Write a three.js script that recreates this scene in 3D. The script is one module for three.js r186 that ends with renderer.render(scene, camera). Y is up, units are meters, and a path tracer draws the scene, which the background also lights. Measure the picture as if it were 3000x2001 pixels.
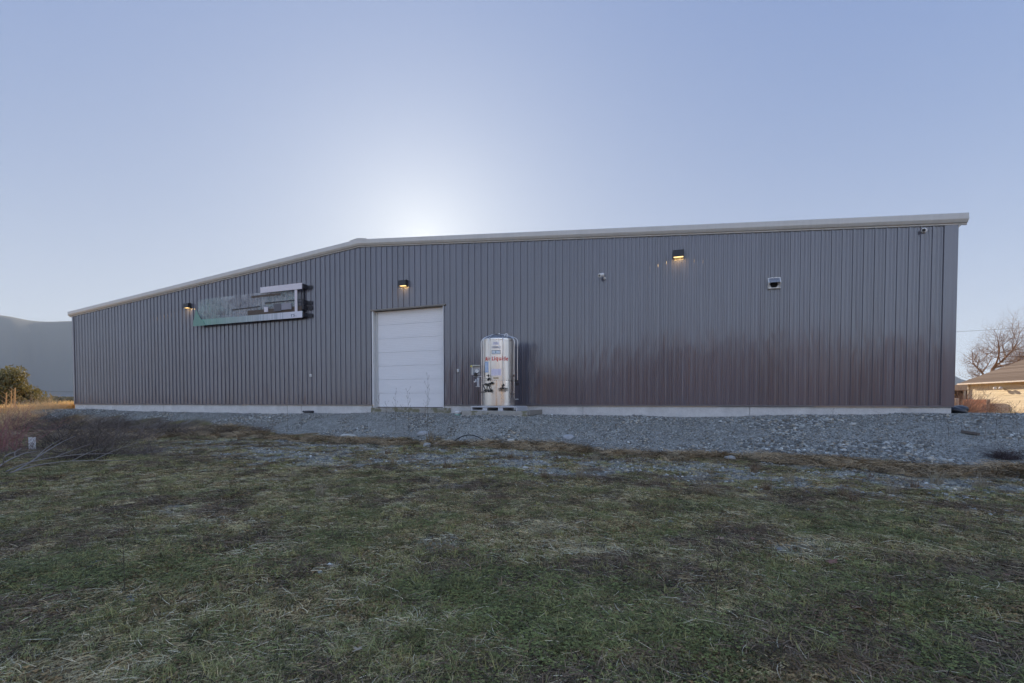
import * as THREE from 'three';
import { mergeGeometries } from 'three/addons/utils/BufferGeometryUtils.js';
import { RoundedBoxGeometry } from 'three/addons/geometries/RoundedBoxGeometry.js';
import { TextGeometry } from 'three/addons/geometries/TextGeometry.js';
import { FontLoader } from 'three/addons/loaders/FontLoader.js';
import { RectAreaLightUniformsLib } from 'three/addons/lights/RectAreaLightUniformsLib.js';

// ------------------------------------------------------------------ camera
const V3 = (x, y, z) => new THREE.Vector3(x, y, z);
const RAD = Math.PI / 180;
const scene = new THREE.Scene();
const FOC = 1400, CX = 1500, CY = 1213.7, PITCH = -1.5 * RAD, EYE = 1.5;
const camera = new THREE.PerspectiveCamera(2 * Math.atan(1000.5 / FOC) / RAD, 3000 / 2001, 0.05, 9000);
camera.setViewOffset(3000, 2001, 0, -(CY - 1000.5), 3000, 2001);
camera.position.set(0, EYE, 0);
camera.rotation.x = PITCH;
scene.add(camera);
function ray(px, py) { return V3((px - CX) / FOC, -(py - CY) / FOC, -1).applyAxisAngle(V3(1, 0, 0), PITCH); }
function at(px, py, dist) { const v = ray(px, py); return v.multiplyScalar(dist / -v.z).add(V3(0, EYE, 0)); }

// ------------------------------------------------------------------ sky and sun
const SUN = ray(1240, 714).normalize();
{
  const W = 1024, H = 512, d = new Float32Array(W * H * 4);
  const sunAz = Math.atan2(SUN.x, -SUN.z);
  for (let j = 0; j < H; j++) {
    const el = ((j + 0.5) / H - 0.5) * Math.PI, y = Math.sin(el), c = Math.cos(el);
    for (let i = 0; i < W; i++) {
      const a = ((i + 0.5) / W - 0.5) * 2 * Math.PI, x = Math.cos(a) * c, z = Math.sin(a) * c;
      const e = Math.max(el / RAD, 0);
      const g = Math.acos(Math.min(1, Math.max(-1, x * SUN.x + y * SUN.y + z * SUN.z))) / RAD;
      const dAz = Math.atan2(x, -z) - sunAz, toward = 0.5 + 0.5 * Math.cos(dAz), away = 1 - toward;
      const h = Math.exp(-e / 15);
      const g1 = 0.30 * Math.exp(-g / 31), g2 = 0.27 * Math.exp(-g / 7), g3 = 0.16 * Math.exp(-e / 12) * Math.pow(toward, 2);
      const g4 = 0.88 * Math.exp(-e / 45) * Math.pow(away, 1.7);   // added fill: sky brightened behind the camera to light wall, door and lawn
      const hor = [0.375, 0.445, 0.53], zen = [0.046, 0.120, 0.330];
      const k = (j * W + i) * 4;
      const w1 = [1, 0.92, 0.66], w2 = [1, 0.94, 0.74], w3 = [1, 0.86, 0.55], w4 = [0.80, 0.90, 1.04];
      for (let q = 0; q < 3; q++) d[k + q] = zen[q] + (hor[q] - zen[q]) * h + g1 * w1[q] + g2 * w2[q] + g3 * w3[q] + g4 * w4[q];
      d[k + 3] = 1;
    }
  }
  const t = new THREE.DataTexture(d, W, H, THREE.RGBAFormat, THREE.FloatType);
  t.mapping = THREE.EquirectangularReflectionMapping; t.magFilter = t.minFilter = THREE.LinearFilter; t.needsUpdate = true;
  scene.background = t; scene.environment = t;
}
const sun = new THREE.DirectionalLight(new THREE.Color().setRGB(1, 0.79, 0.53), 5.0);
sun.position.copy(SUN).multiplyScalar(150); sun.target.position.set(0, 0, -10);
sun.position.add(sun.target.position);
sun.castShadow = true; sun.shadow.mapSize.set(4096, 4096);
Object.assign(sun.shadow.camera, { left: -90, right: 90, top: 90, bottom: -90, near: 1, far: 400 });
scene.add(sun, sun.target);
const renderer = new THREE.WebGLRenderer({ antialias: true });
renderer.toneMapping = THREE.LinearToneMapping;
renderer.toneMappingExposure = 1.5;
renderer.shadowMap.enabled = true;
renderer.setSize(1024, 683);
RectAreaLightUniformsLib.init();
scene.fog = new THREE.FogExp2(new THREE.Color().setRGB(0.74, 0.87, 1.0), 0.00011);

// ------------------------------------------------------------------ helpers
function rngOf(a) { return () => { a |= 0; a = a + 0x6D2B79F5 | 0; let t = Math.imul(a ^ a >>> 15, 1 | a); t = t + Math.imul(t ^ t >>> 7, 61 | t) ^ t; return ((t ^ t >>> 14) >>> 0) / 4294967296; }; }
function hash(i, j) { let h = Math.imul(i, 374761393) + Math.imul(j, 668265263); h = Math.imul(h ^ h >>> 13, 1274126177); return ((h ^ h >>> 16) >>> 0) / 4294967296; }
function vnoise(x, y, px = 0, py = 0) {
  const i = Math.floor(x), j = Math.floor(y); let u = x - i, v = y - j; u = u * u * (3 - 2 * u); v = v * v * (3 - 2 * v);
  const w = (n, p) => p ? ((n % p) + p) % p : n;
  const a = hash(w(i, px), w(j, py)), b = hash(w(i + 1, px), w(j, py)), c = hash(w(i, px), w(j + 1, py)), d = hash(w(i + 1, px), w(j + 1, py));
  return a + (b - a) * u + (c - a) * v + (a - b - c + d) * u * v;
}
function fbm(x, y, n = 4) { let s = 0, a = 0.5; for (let k = 0; k < n; k++) { s += a * vnoise(x, y); x = x * 2.03 + 17.3; y = y * 2.03 + 5.9; a *= 0.5; } return s / (1 - Math.pow(0.5, n)); }
const ss = (a, b, x) => { const t = Math.min(1, Math.max(0, (x - a) / (b - a))); return t * t * (3 - 2 * t); };
const lerp = (a, b, t) => a + (b - a) * t;
const mix3 = (a, b, t) => [lerp(a[0], b[0], t), lerp(a[1], b[1], t), lerp(a[2], b[2], t)];
function curve(tab, x) { if (x <= tab[0][0]) return tab[0][1]; for (let i = 1; i < tab.length; i++) if (x <= tab[i][0]) { const t = (x - tab[i - 1][0]) / (tab[i][0] - tab[i - 1][0]); return lerp(tab[i - 1][1], tab[i][1], t * t * (3 - 2 * t)); } return tab[tab.length - 1][1]; }
const C = (r, g, b) => new THREE.Color().setRGB(r, g, b);

const used = {};
function numbered(n) { used[n] = (used[n] ?? -1) + 1; return used[n] ? n + '_' + String(used[n]).padStart(3, '0') : n; }
function shadows(o) { o.castShadow = true; o.receiveShadow = true; return o; }
function tag(o, label, category, group) { o.userData.label = label; o.userData.category = category; if (group) o.userData.group = group; return o; }
function thing(name, label, category, pos = [0, 0, 0], turn = 0, group) {
  const o = new THREE.Group(); o.name = numbered(name); o.position.set(...pos); o.rotation.y = turn; scene.add(o);
  return tag(o, label, category, group);
}
function part(parent, name, geo, mat, label) { const m = shadows(new THREE.Mesh(geo, mat)); m.name = name; if (label) m.userData.label = label; parent.add(m); return m; }
function single(name, geo, mat, label, category, pos = [0, 0, 0], group) {
  const m = shadows(new THREE.Mesh(geo, mat)); m.name = numbered(name); m.position.set(...pos); scene.add(m); return tag(m, label, category, group);
}
function structure(name, geo, mat) { const m = shadows(new THREE.Mesh(geo, mat)); m.name = numbered(name); m.userData.kind = 'structure'; scene.add(m); return m; }
const flat = (g) => { const n = g.index ? g.toNonIndexed() : g; for (const k of Object.keys(n.attributes)) if (!['position', 'normal', 'uv'].includes(k)) n.deleteAttribute(k); return n; };
const merge = (l) => mergeGeometries(l.map(flat));
function box(w, h, d, x = 0, y = 0, z = 0, rx = 0, ry = 0, rz = 0) { const g = new THREE.BoxGeometry(w, h, d); if (rx) g.rotateX(rx); if (ry) g.rotateY(ry); if (rz) g.rotateZ(rz); return g.translate(x, y, z); }
function rbox(w, h, d, r, x = 0, y = 0, z = 0) { return new RoundedBoxGeometry(w, h, d, 2, r).translate(x, y, z); }
function cyl(r0, r1, h, n, x = 0, y = 0, z = 0, rx = 0, rz = 0) { const g = new THREE.CylinderGeometry(r1, r0, h, n); if (rx) g.rotateX(rx); if (rz) g.rotateZ(rz); return g.translate(x, y, z); }
function tube(pts, r, seg = 12, sides = 6) { return new THREE.TubeGeometry(new THREE.CatmullRomCurve3(pts.map((p) => Array.isArray(p) ? V3(...p) : p)), seg, r, sides); }
function uvMetres(g, k = 1) {                       // box mapping in metres
  const p = g.attributes.position, n = g.attributes.normal, uv = new Float32Array(p.count * 2);
  for (let i = 0; i < p.count; i++) {
    const ax = Math.abs(n.getX(i)), ay = Math.abs(n.getY(i)), az = Math.abs(n.getZ(i));
    let u, v; if (az >= ax && az >= ay) { u = p.getX(i); v = p.getY(i); } else if (ax >= ay) { u = p.getZ(i); v = p.getY(i); } else { u = p.getX(i); v = p.getZ(i); }
    uv[2 * i] = u * k; uv[2 * i + 1] = v * k;
  }
  g.setAttribute('uv', new THREE.BufferAttribute(uv, 2)); return g;
}
function extrudeYZ(pts, x0, x1) {                   // a closed profile [[z, y] ...] swept along x
  const s = new THREE.Shape(pts.map(([z, y]) => new THREE.Vector2(z, y)));
  const g = new THREE.ExtrudeGeometry(s, { depth: x1 - x0, bevelEnabled: false });
  const p = g.attributes.position; for (let i = 0; i < p.count; i++) { const z = p.getX(i), y = p.getY(i), x = p.getZ(i); p.setXYZ(i, x0 + x, y, z); }
  const f = flat(g); const q = f.attributes.position;   // mirrored winding: swap
  for (let i = 0; i < q.count; i += 3) { const a = [q.getX(i + 1), q.getY(i + 1), q.getZ(i + 1)]; q.setXYZ(i + 1, q.getX(i + 2), q.getY(i + 2), q.getZ(i + 2)); q.setXYZ(i + 2, ...a); }
  f.computeVertexNormals(); return uvMetres(f);
}
class Tris {                                        // a plain triangle collector
  constructor() { this.p = []; this.u = []; }
  tri(a, b, c) { this.p.push(...a, ...b, ...c); this.u.push(0, 0, 1, 0, 1, 1); }
  quad(a, b, c, d) { this.tri(a, b, c); this.tri(a, c, d); }
  ribbon(pts, w, side, taper = 0.15) {              // pts [[x,y,z]], side = horizontal unit vector across
    const n = pts.length - 1;
    for (let i = 0; i < n; i++) {
      const wa = w * lerp(1, taper, i / n) / 2, wb = w * lerp(1, taper, (i + 1) / n) / 2, A = pts[i], B = pts[i + 1];
      this.quad([A[0] - side[0] * wa, A[1] - side[1] * wa, A[2] - side[2] * wa], [A[0] + side[0] * wa, A[1] + side[1] * wa, A[2] + side[2] * wa], [B[0] + side[0] * wb, B[1] + side[1] * wb, B[2] + side[2] * wb], [B[0] - side[0] * wb, B[1] - side[1] * wb, B[2] - side[2] * wb]);
    }
  }
  limb(a, b, ra, rb, n = 4) {                       // a tapered prism from a to b
    const d = V3(b[0] - a[0], b[1] - a[1], b[2] - a[2]).normalize(); const x = V3(d.y, d.z, -d.x).cross(d).normalize(), y = d.clone().cross(x);
    for (let i = 0; i < n; i++) {
      const c0 = Math.cos(i / n * 6.2832), s0 = Math.sin(i / n * 6.2832), c1 = Math.cos((i + 1) / n * 6.2832), s1 = Math.sin((i + 1) / n * 6.2832);
      const P = (q, r, c, s) => [q[0] + (x.x * c + y.x * s) * r, q[1] + (x.y * c + y.y * s) * r, q[2] + (x.z * c + y.z * s) * r];
      this.quad(P(a, ra, c0, s0), P(a, ra, c1, s1), P(b, rb, c1, s1), P(b, rb, c0, s0));
    }
  }
  geo() { const g = new THREE.BufferGeometry(); g.setAttribute('position', new THREE.BufferAttribute(new Float32Array(this.p), 3)); g.setAttribute('uv', new THREE.BufferAttribute(new Float32Array(this.u), 2)); g.computeVertexNormals(); return g; }
}
function tex(n, m, fn, rep = [1, 1], srgb = false) {   // fn(u, v) -> [r, g, b] 0..1, tiles
  const d = new Uint8Array(n * m * 4);
  for (let j = 0; j < m; j++) for (let i = 0; i < n; i++) { const c = fn(i / n, j / m), k = (j * n + i) * 4; for (let q = 0; q < 3; q++) d[k + q] = Math.max(0, Math.min(255, c[q] * 255)); d[k + 3] = 255; }
  const t = new THREE.DataTexture(d, n, m); t.wrapS = t.wrapT = THREE.RepeatWrapping; t.magFilter = THREE.LinearFilter; t.minFilter = THREE.LinearMipmapLinearFilter; t.generateMipmaps = true;
  t.repeat.set(...rep); if (srgb) t.colorSpace = THREE.SRGBColorSpace; t.needsUpdate = true; return t;
}
function tnoise(u, v, fu, fv, oct = 4) { let s = 0, a = 0.5, w = 0; for (let k = 0; k < oct; k++) { s += a * vnoise(u * fu + 31 * k * fu, v * fv + 17 * k * fv, fu, fv); w += a; a *= 0.55; fu *= 2; fv *= 2; } return s / w; }
function canvasTex(w, h, draw) { const c = document.createElement('canvas'); c.width = w; c.height = h; const g = c.getContext('2d'); draw(g, w, h); const t = new THREE.CanvasTexture(c); t.colorSpace = THREE.SRGBColorSpace; return t; }
const std = (r, g, b, rough = 0.8, o = {}) => new THREE.MeshStandardMaterial({ color: C(r, g, b), roughness: rough, ...o });
const grey = (v) => [v, v, v];

// ------------------------------------------------------------------ where the wall stands
const PL = at(219, 1186, 31.4), PR = at(2792, 1186, 15.19);
const WDIR = V3(PR.x - PL.x, 0, PR.z - PL.z), WID = WDIR.length(); WDIR.normalize();
const NRM = V3(-WDIR.z, 0, WDIR.x); if (NRM.z < 0) NRM.negate();
const TURN = Math.atan2(-WDIR.z, WDIR.x);
const ORG = V3(PL.x, 0, PL.z);
const world = (s, y, t) => V3(ORG.x + WDIR.x * s + NRM.x * t, y, ORG.z + WDIR.z * s + NRM.z * t);
function local(x, z) { const dx = x - ORG.x, dz = z - ORG.z; return [dx * WDIR.x + dz * WDIR.z, dx * NRM.x + dz * NRM.z]; }
function onWall(px, py, t = 0) { const v = ray(px, py); const k = ((ORG.x * NRM.x + ORG.z * NRM.z) + t) / (v.x * NRM.x + v.z * NRM.z); const p = v.multiplyScalar(k); return { s: local(p.x, p.z)[0], y: p.y + EYE }; }
const SILL = 1.37, EAVE = 7.07, RIDGE = 8.98;
const roofY = (s) => s < WID / 2 ? lerp(EAVE, RIDGE, s / (WID / 2)) : lerp(RIDGE, EAVE, (s - WID / 2) / (WID / 2));
console.log('wall', WID.toFixed(2), 'eaveL', onWall(219, 927).y.toFixed(2), 'eaveR', onWall(2792, 660).y.toFixed(2), 'ridge', onWall(1066, 721), 'mid', (WID / 2).toFixed(2), 'sill', onWall(219, 1184).y.toFixed(2), onWall(1300, 1187).y.toFixed(2), onWall(2780, 1186).y.toFixed(2), 'turn', (TURN / RAD).toFixed(1), 'sun el', (Math.asin(SUN.y) / RAD).toFixed(1));

// ------------------------------------------------------------------ terrain
const CREST = [[-12, 0.35], [-6, 0.75], [-2, 1.0], [0, 1.02], [9, 0.90], [17, 0.86], [22, 0.93], [24.5, 1.0], [29, 0.97], [33, 0.95], [38, 0.92], [42.5, 1.03], [WID, 1.12], [WID + 3, 1.08], [WID + 8, 0.95], [WID + 26, 0.15]];
const toeOf = (s) => curve([[-4, 3.4], [20, 3.7], [29, 4.0], [33, 4.3], [38, 5.0], [43, 5.8], [50, 6.2]], s) + 0.2 * Math.sin(s * 0.9) + 0.5 * (vnoise(s * 0.6, 7.7) - 0.5);
const flatOf = (s) => 0.5 + 2.1 * ss(27.8, 29.6, s) * (1 - ss(32.2, 34.5, s));
function groundY(x, z) {
  const [s, t] = local(x, z);
  let c = curve(CREST, s);
  const toe = toeOf(s);
  let k = 1 - ss(flatOf(s), toe, t);
  if (t < 0) { const back = Math.max(0, -t - (s > -1 && s < WID + 1 ? 40 : 3)); k = 1 - ss(0, 22, back); }
  const r = Math.hypot(x, z);
  let y = c * Math.pow(k, 0.92);
  const near = 1 - ss(40, 90, r);
  y += near * ((fbm(x * 0.25 + 9, z * 0.25) - 0.5) * 0.14 + (fbm(x * 1.7, z * 1.7 + 3, 3) - 0.5) * 0.10) * (t < 0.4 && t > -1 ? 0.35 : 1);
  if (t > -0.4 && t < 0.1 && s > 0 && s < WID) y = Math.min(y, c);
  return y;
}
const gY = groundY;
function onGround(px, py) { const v = ray(px, py); let lo = 1.5, hi = 200; let d = 1.5; for (; d < 200; d += 0.1) { const p = v.clone().multiplyScalar(d / -v.z); if (p.y + EYE < gY(p.x, p.z)) break; } lo = d - 0.1; hi = d; for (let i = 0; i < 12; i++) { const m = (lo + hi) / 2, p = v.clone().multiplyScalar(m / -v.z); if (p.y + EYE < gY(p.x, p.z)) hi = m; else lo = m; } const p = v.clone().multiplyScalar(hi / -v.z); return V3(p.x, gY(p.x, p.z), p.z); }
// what the ground is made of, 0..1 each
function cover(x, z) {
  const [s, t] = local(x, z), toe = toeOf(s), F = -z;
  const n1 = fbm(x * 0.7 + 3, z * 0.7), n2 = fbm(x * 0.28 + 40, z * 0.28 + 8), n3 = fbm(x * 2.3, z * 2.3 + 60, 3);
  const onPad = ss(-4.5, -1.5, s + (n1 - 0.5) * 3) * (t < 0.2 ? (t > -12 ? 1 : 1 - ss(12, 20, -t)) : 1) * (1 - ss(WID + 9, WID + 16, s));
  let weedEdge = toe - 0.25 + (n1 - 0.5) * 1.5 + (n3 - 0.5) * 0.5 - 1.5 * ss(22, 15, s) * ss(-6, 2, s);
  const gravel = onPad * (1 - ss(weedEdge - 0.25, weedEdge + 0.2, t));
  const lefty = ss(22, 15, s), bandC = t - (weedEdge + 0.4 + 1.9 * lefty), weeds = Math.max(onPad, lefty) * Math.exp(-Math.pow(bandC / (0.5 + 2.2 * lefty), 2)) * ss(0.38, 0.56, 0.6 * n1 + 0.4 * n3 + 0.08 * (s > 33 ? 1 : s > 30 ? 0.5 : -0.6) + 0.2 * lefty);
  const trackEnd = curve([[18, 8.5], [24, 11.5], [30, 11.6], [36, 11.4], [42, 11.8], [50, 12]], s);
  const track = ss(17, 23, s + (n1 - 0.5) * 4) * ss(weedEdge + 0.1, weedEdge + 0.7, t) * (1 - ss(trackEnd - 2.2, trackEnd + 0.4, t + (n1 - 0.5) * 3.4)) * ss(0.38, 0.64, n1 * 0.4 + n3 * 0.6 + 0.05);
  const moss = ss(0.54, 0.63, fbm(x * 0.8 + 70, z * 1.1 + 20)) * (1 - gravel), bald = ss(0.57, 0.64, fbm(x * 1.3 + 170, z * 1.7 + 120)) * (1 - gravel), dead = ss(0.50, 0.68, 0.6 * fbm(x * 0.9 + 270, z * 1.2 + 220) + 0.4 * fbm(x * 3.1 + 7, z * 3.1 + 20, 3)) * (1 - gravel);
  const green = 0.08 + 0.54 * ss(0.36, 0.72, 0.38 * fbm(x * 0.5 + 13, z * 0.5 + 31) + 0.62 * fbm(x * 2.6 + 5, z * 2.6 + 77, 4) + 0.05 * ss(-4, 5, x));
  const field = Math.max(ss(34, 46, Math.hypot(x, z)), ss(4, 9, F < 0 ? -F : 0)) * (1 - gravel);
  return { bald, dead, gravel, weeds: weeds * (1 - gravel), track: track * (1 - gravel), moss, green, field, n1, n2, n3, s, t, toe };
}
{
  const axis = (pts) => { const o = []; for (let i = 1; i < pts.length; i++) { const [a, n] = pts[i - 1], b = pts[i][0]; for (let k = 0; k < n; k++) o.push(lerp(a, b, k / n)); } o.push(pts[pts.length - 1][0]); return o; };
  const X = axis([[-4200, 6], [-1200, 8], [-300, 12], [-90, 22], [-34, 60], [-14, 130], [14, 60], [30, 24], [90, 12], [300, 8], [1200, 6], [4200, 0]]);
  const Z = axis([[-4200, 6], [-1200, 8], [-300, 12], [-90, 30], [-36, 130], [-12, 120], [-1.5, 12], [6, 20], [60, 12], [300, 8], [1200, 6], [4200, 0]]);
  const nx = X.length, nz = Z.length, pos = new Float32Array(nx * nz * 3), col = new Float32Array(nx * nz * 3), uv = new Float32Array(nx * nz * 2), idx = [];
  for (let j = 0; j < nz; j++) for (let i = 0; i < nx; i++) {
    const k = j * nx + i, x = X[i], z = Z[j]; pos.set([x, gY(x, z), z], k * 3); uv.set([x / 2.6, z / 2.6], k * 2);
    const c = cover(x, z);
    let a = mix3([0.12, 0.09, 0.058], [0.23, 0.185, 0.115], ss(0.35, 0.65, c.n3));
    a = mix3(a, [0.10, 0.115, 0.042], c.green * 0.6);
    a = mix3(a, [0.23, 0.215, 0.05], c.moss * 0.9);
    a = mix3(a, [0.11, 0.078, 0.05], c.dead * 0.7); a = mix3(a, [0.27, 0.25, 0.23], c.bald * 0.7); a = mix3(a, [0.075, 0.055, 0.042], c.weeds * 0.9);
    a = mix3(a, mix3([0.23, 0.235, 0.20], [0.32, 0.33, 0.29], c.n3), c.track * 0.85);
    a = mix3(a, mix3([0.235, 0.25, 0.235], [0.32, 0.335, 0.32], c.n1), c.gravel);
    a = mix3(a, mix3([0.60, 0.37, 0.13], [0.46, 0.30, 0.12], c.n2), c.field);
    col.set(a, k * 3);
    if (i < nx - 1 && j < nz - 1) idx.push(k, k + nx, k + 1, k + 1, k + nx, k + nx + 1);
  }
  const g = new THREE.BufferGeometry(); g.setAttribute('position', new THREE.BufferAttribute(pos, 3)); g.setAttribute('color', new THREE.BufferAttribute(col, 3)); g.setAttribute('uv', new THREE.BufferAttribute(uv, 2)); g.setIndex(idx); g.computeVertexNormals();
  const detail = tex(1024, 1024, (u, v) => { const n = tnoise(u, v, 24, 24, 5), m = tnoise(u + 0.3, v + 0.7, 160, 160, 2); const q = 0.35 + 0.55 * n + 0.5 * (m - 0.45); return [q * 1.02, q, q * 0.97]; });
  const bump = tex(1024, 1024, (u, v) => grey(0.5 * tnoise(u, v, 40, 40, 4) + 0.5 * tnoise(u + 0.2, v, 130, 130, 2)));
  structure('ground', g, new THREE.MeshStandardMaterial({ vertexColors: true, color: C(1.55, 1.55, 1.55), map: detail, bumpMap: bump, bumpScale: 0.03, roughness: 0.97 }));
}

// ------------------------------------------------------------------ building materials
const streakC = tex(1024, 256, (u, v) => { const n = 0.6 * tnoise(u, v, 90, 3, 4) + 0.4 * tnoise(u, v, 12, 4, 4), m = tnoise(u + 0.4, v, 200, 6, 2); const q = 0.88 + 0.14 * (n - 0.5) + 0.05 * (m - 0.5); return [q * 1.0, q, q]; }, [1 / 7.3, 1 / 9]);
const streakR = tex(1024, 256, (u, v) => grey(0.5 + 0.5 * (tnoise(u + 0.1, v, 60, 2, 4) - 0.5) + 0.3 * (tnoise(u, v, 220, 5, 2) - 0.5)), [1 / 6.1, 1 / 11]);
const canB = tex(1024, 512, (u, v) => grey(0.6 * tnoise(u, v, 29, 5, 3) + 0.4 * tnoise(u, v + 0.4, 58, 12, 2)), [1 / 8.84, 1 / 7.1]);
const panelMats = [0, 1, 2, 3].map((i) => new THREE.MeshPhysicalMaterial({ color: C(0.130 * (1 + 0.04 * (i - 1.5)), 0.130 * (1 + 0.04 * (i - 1.5)), 0.165 * (1 + 0.04 * (i - 1.5))), map: streakC, roughness: 0.30, roughnessMap: streakR, metalness: 0.0, ior: 1.9, bumpMap: canB, bumpScale: 0.013 }));
const trimMat = new THREE.MeshPhysicalMaterial({ color: C(0.66, 0.65, 0.62), roughness: 0.36, ior: 1.6, map: streakC });
const darkTrim = new THREE.MeshPhysicalMaterial({ color: C(0.155, 0.145, 0.15), roughness: 0.4, ior: 1.6 });
const concMap = tex(512, 512, (u, v) => { const q = 0.78 + 0.3 * (tnoise(u, v, 6, 6, 5) - 0.5) + 0.16 * (tnoise(u, v, 90, 90, 2) - 0.5); return [q, q * 0.995, q * 0.98]; }, [1 / 2.7, 1 / 2.7]);
const concBump = tex(512, 512, (u, v) => grey(0.6 * tnoise(u, v, 60, 60, 3) + 0.4 * tnoise(u, v, 8, 8, 3)), [1 / 1.3, 1 / 1.3]);
const concrete = new THREE.MeshStandardMaterial({ color: C(0.86, 0.85, 0.84), map: concMap, bumpMap: concBump, bumpScale: 0.008, roughness: 0.9 });
const mossConcMap = tex(512, 512, (u, v) => { const m = ss(0.5, 0.68, tnoise(u, v, 9, 5, 5)), q = 0.72 + 0.35 * (tnoise(u + 0.3, v, 20, 20, 4) - 0.5); return mix3([q, q * 0.98, q * 0.92], [0.30, 0.29, 0.13], m * 0.75); }, [1 / 2.1, 1 / 0.9]);
const mossConcrete = new THREE.MeshStandardMaterial({ color: C(0.55, 0.54, 0.52), map: mossConcMap, bumpMap: concBump, bumpScale: 0.012, roughness: 0.95 });
const whiteDoor = new THREE.MeshPhysicalMaterial({ color: C(0.90, 0.90, 0.91), roughness: 0.45, map: tex(256, 256, (u, v) => grey(0.95 + 0.1 * (tnoise(u, v, 4, 12, 4) - 0.5)), [1 / 4, 1 / 3]) });
const jambMat = new THREE.MeshPhysicalMaterial({ color: C(0.62, 0.62, 0.61), roughness: 0.5 });
const zinc = new THREE.MeshStandardMaterial({ color: C(0.62, 0.63, 0.64), roughness: 0.5, metalness: 0.8 });
const blackPl = std(0.025, 0.026, 0.03, 0.5);
const whitePl = std(0.80, 0.80, 0.78, 0.4);

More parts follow.
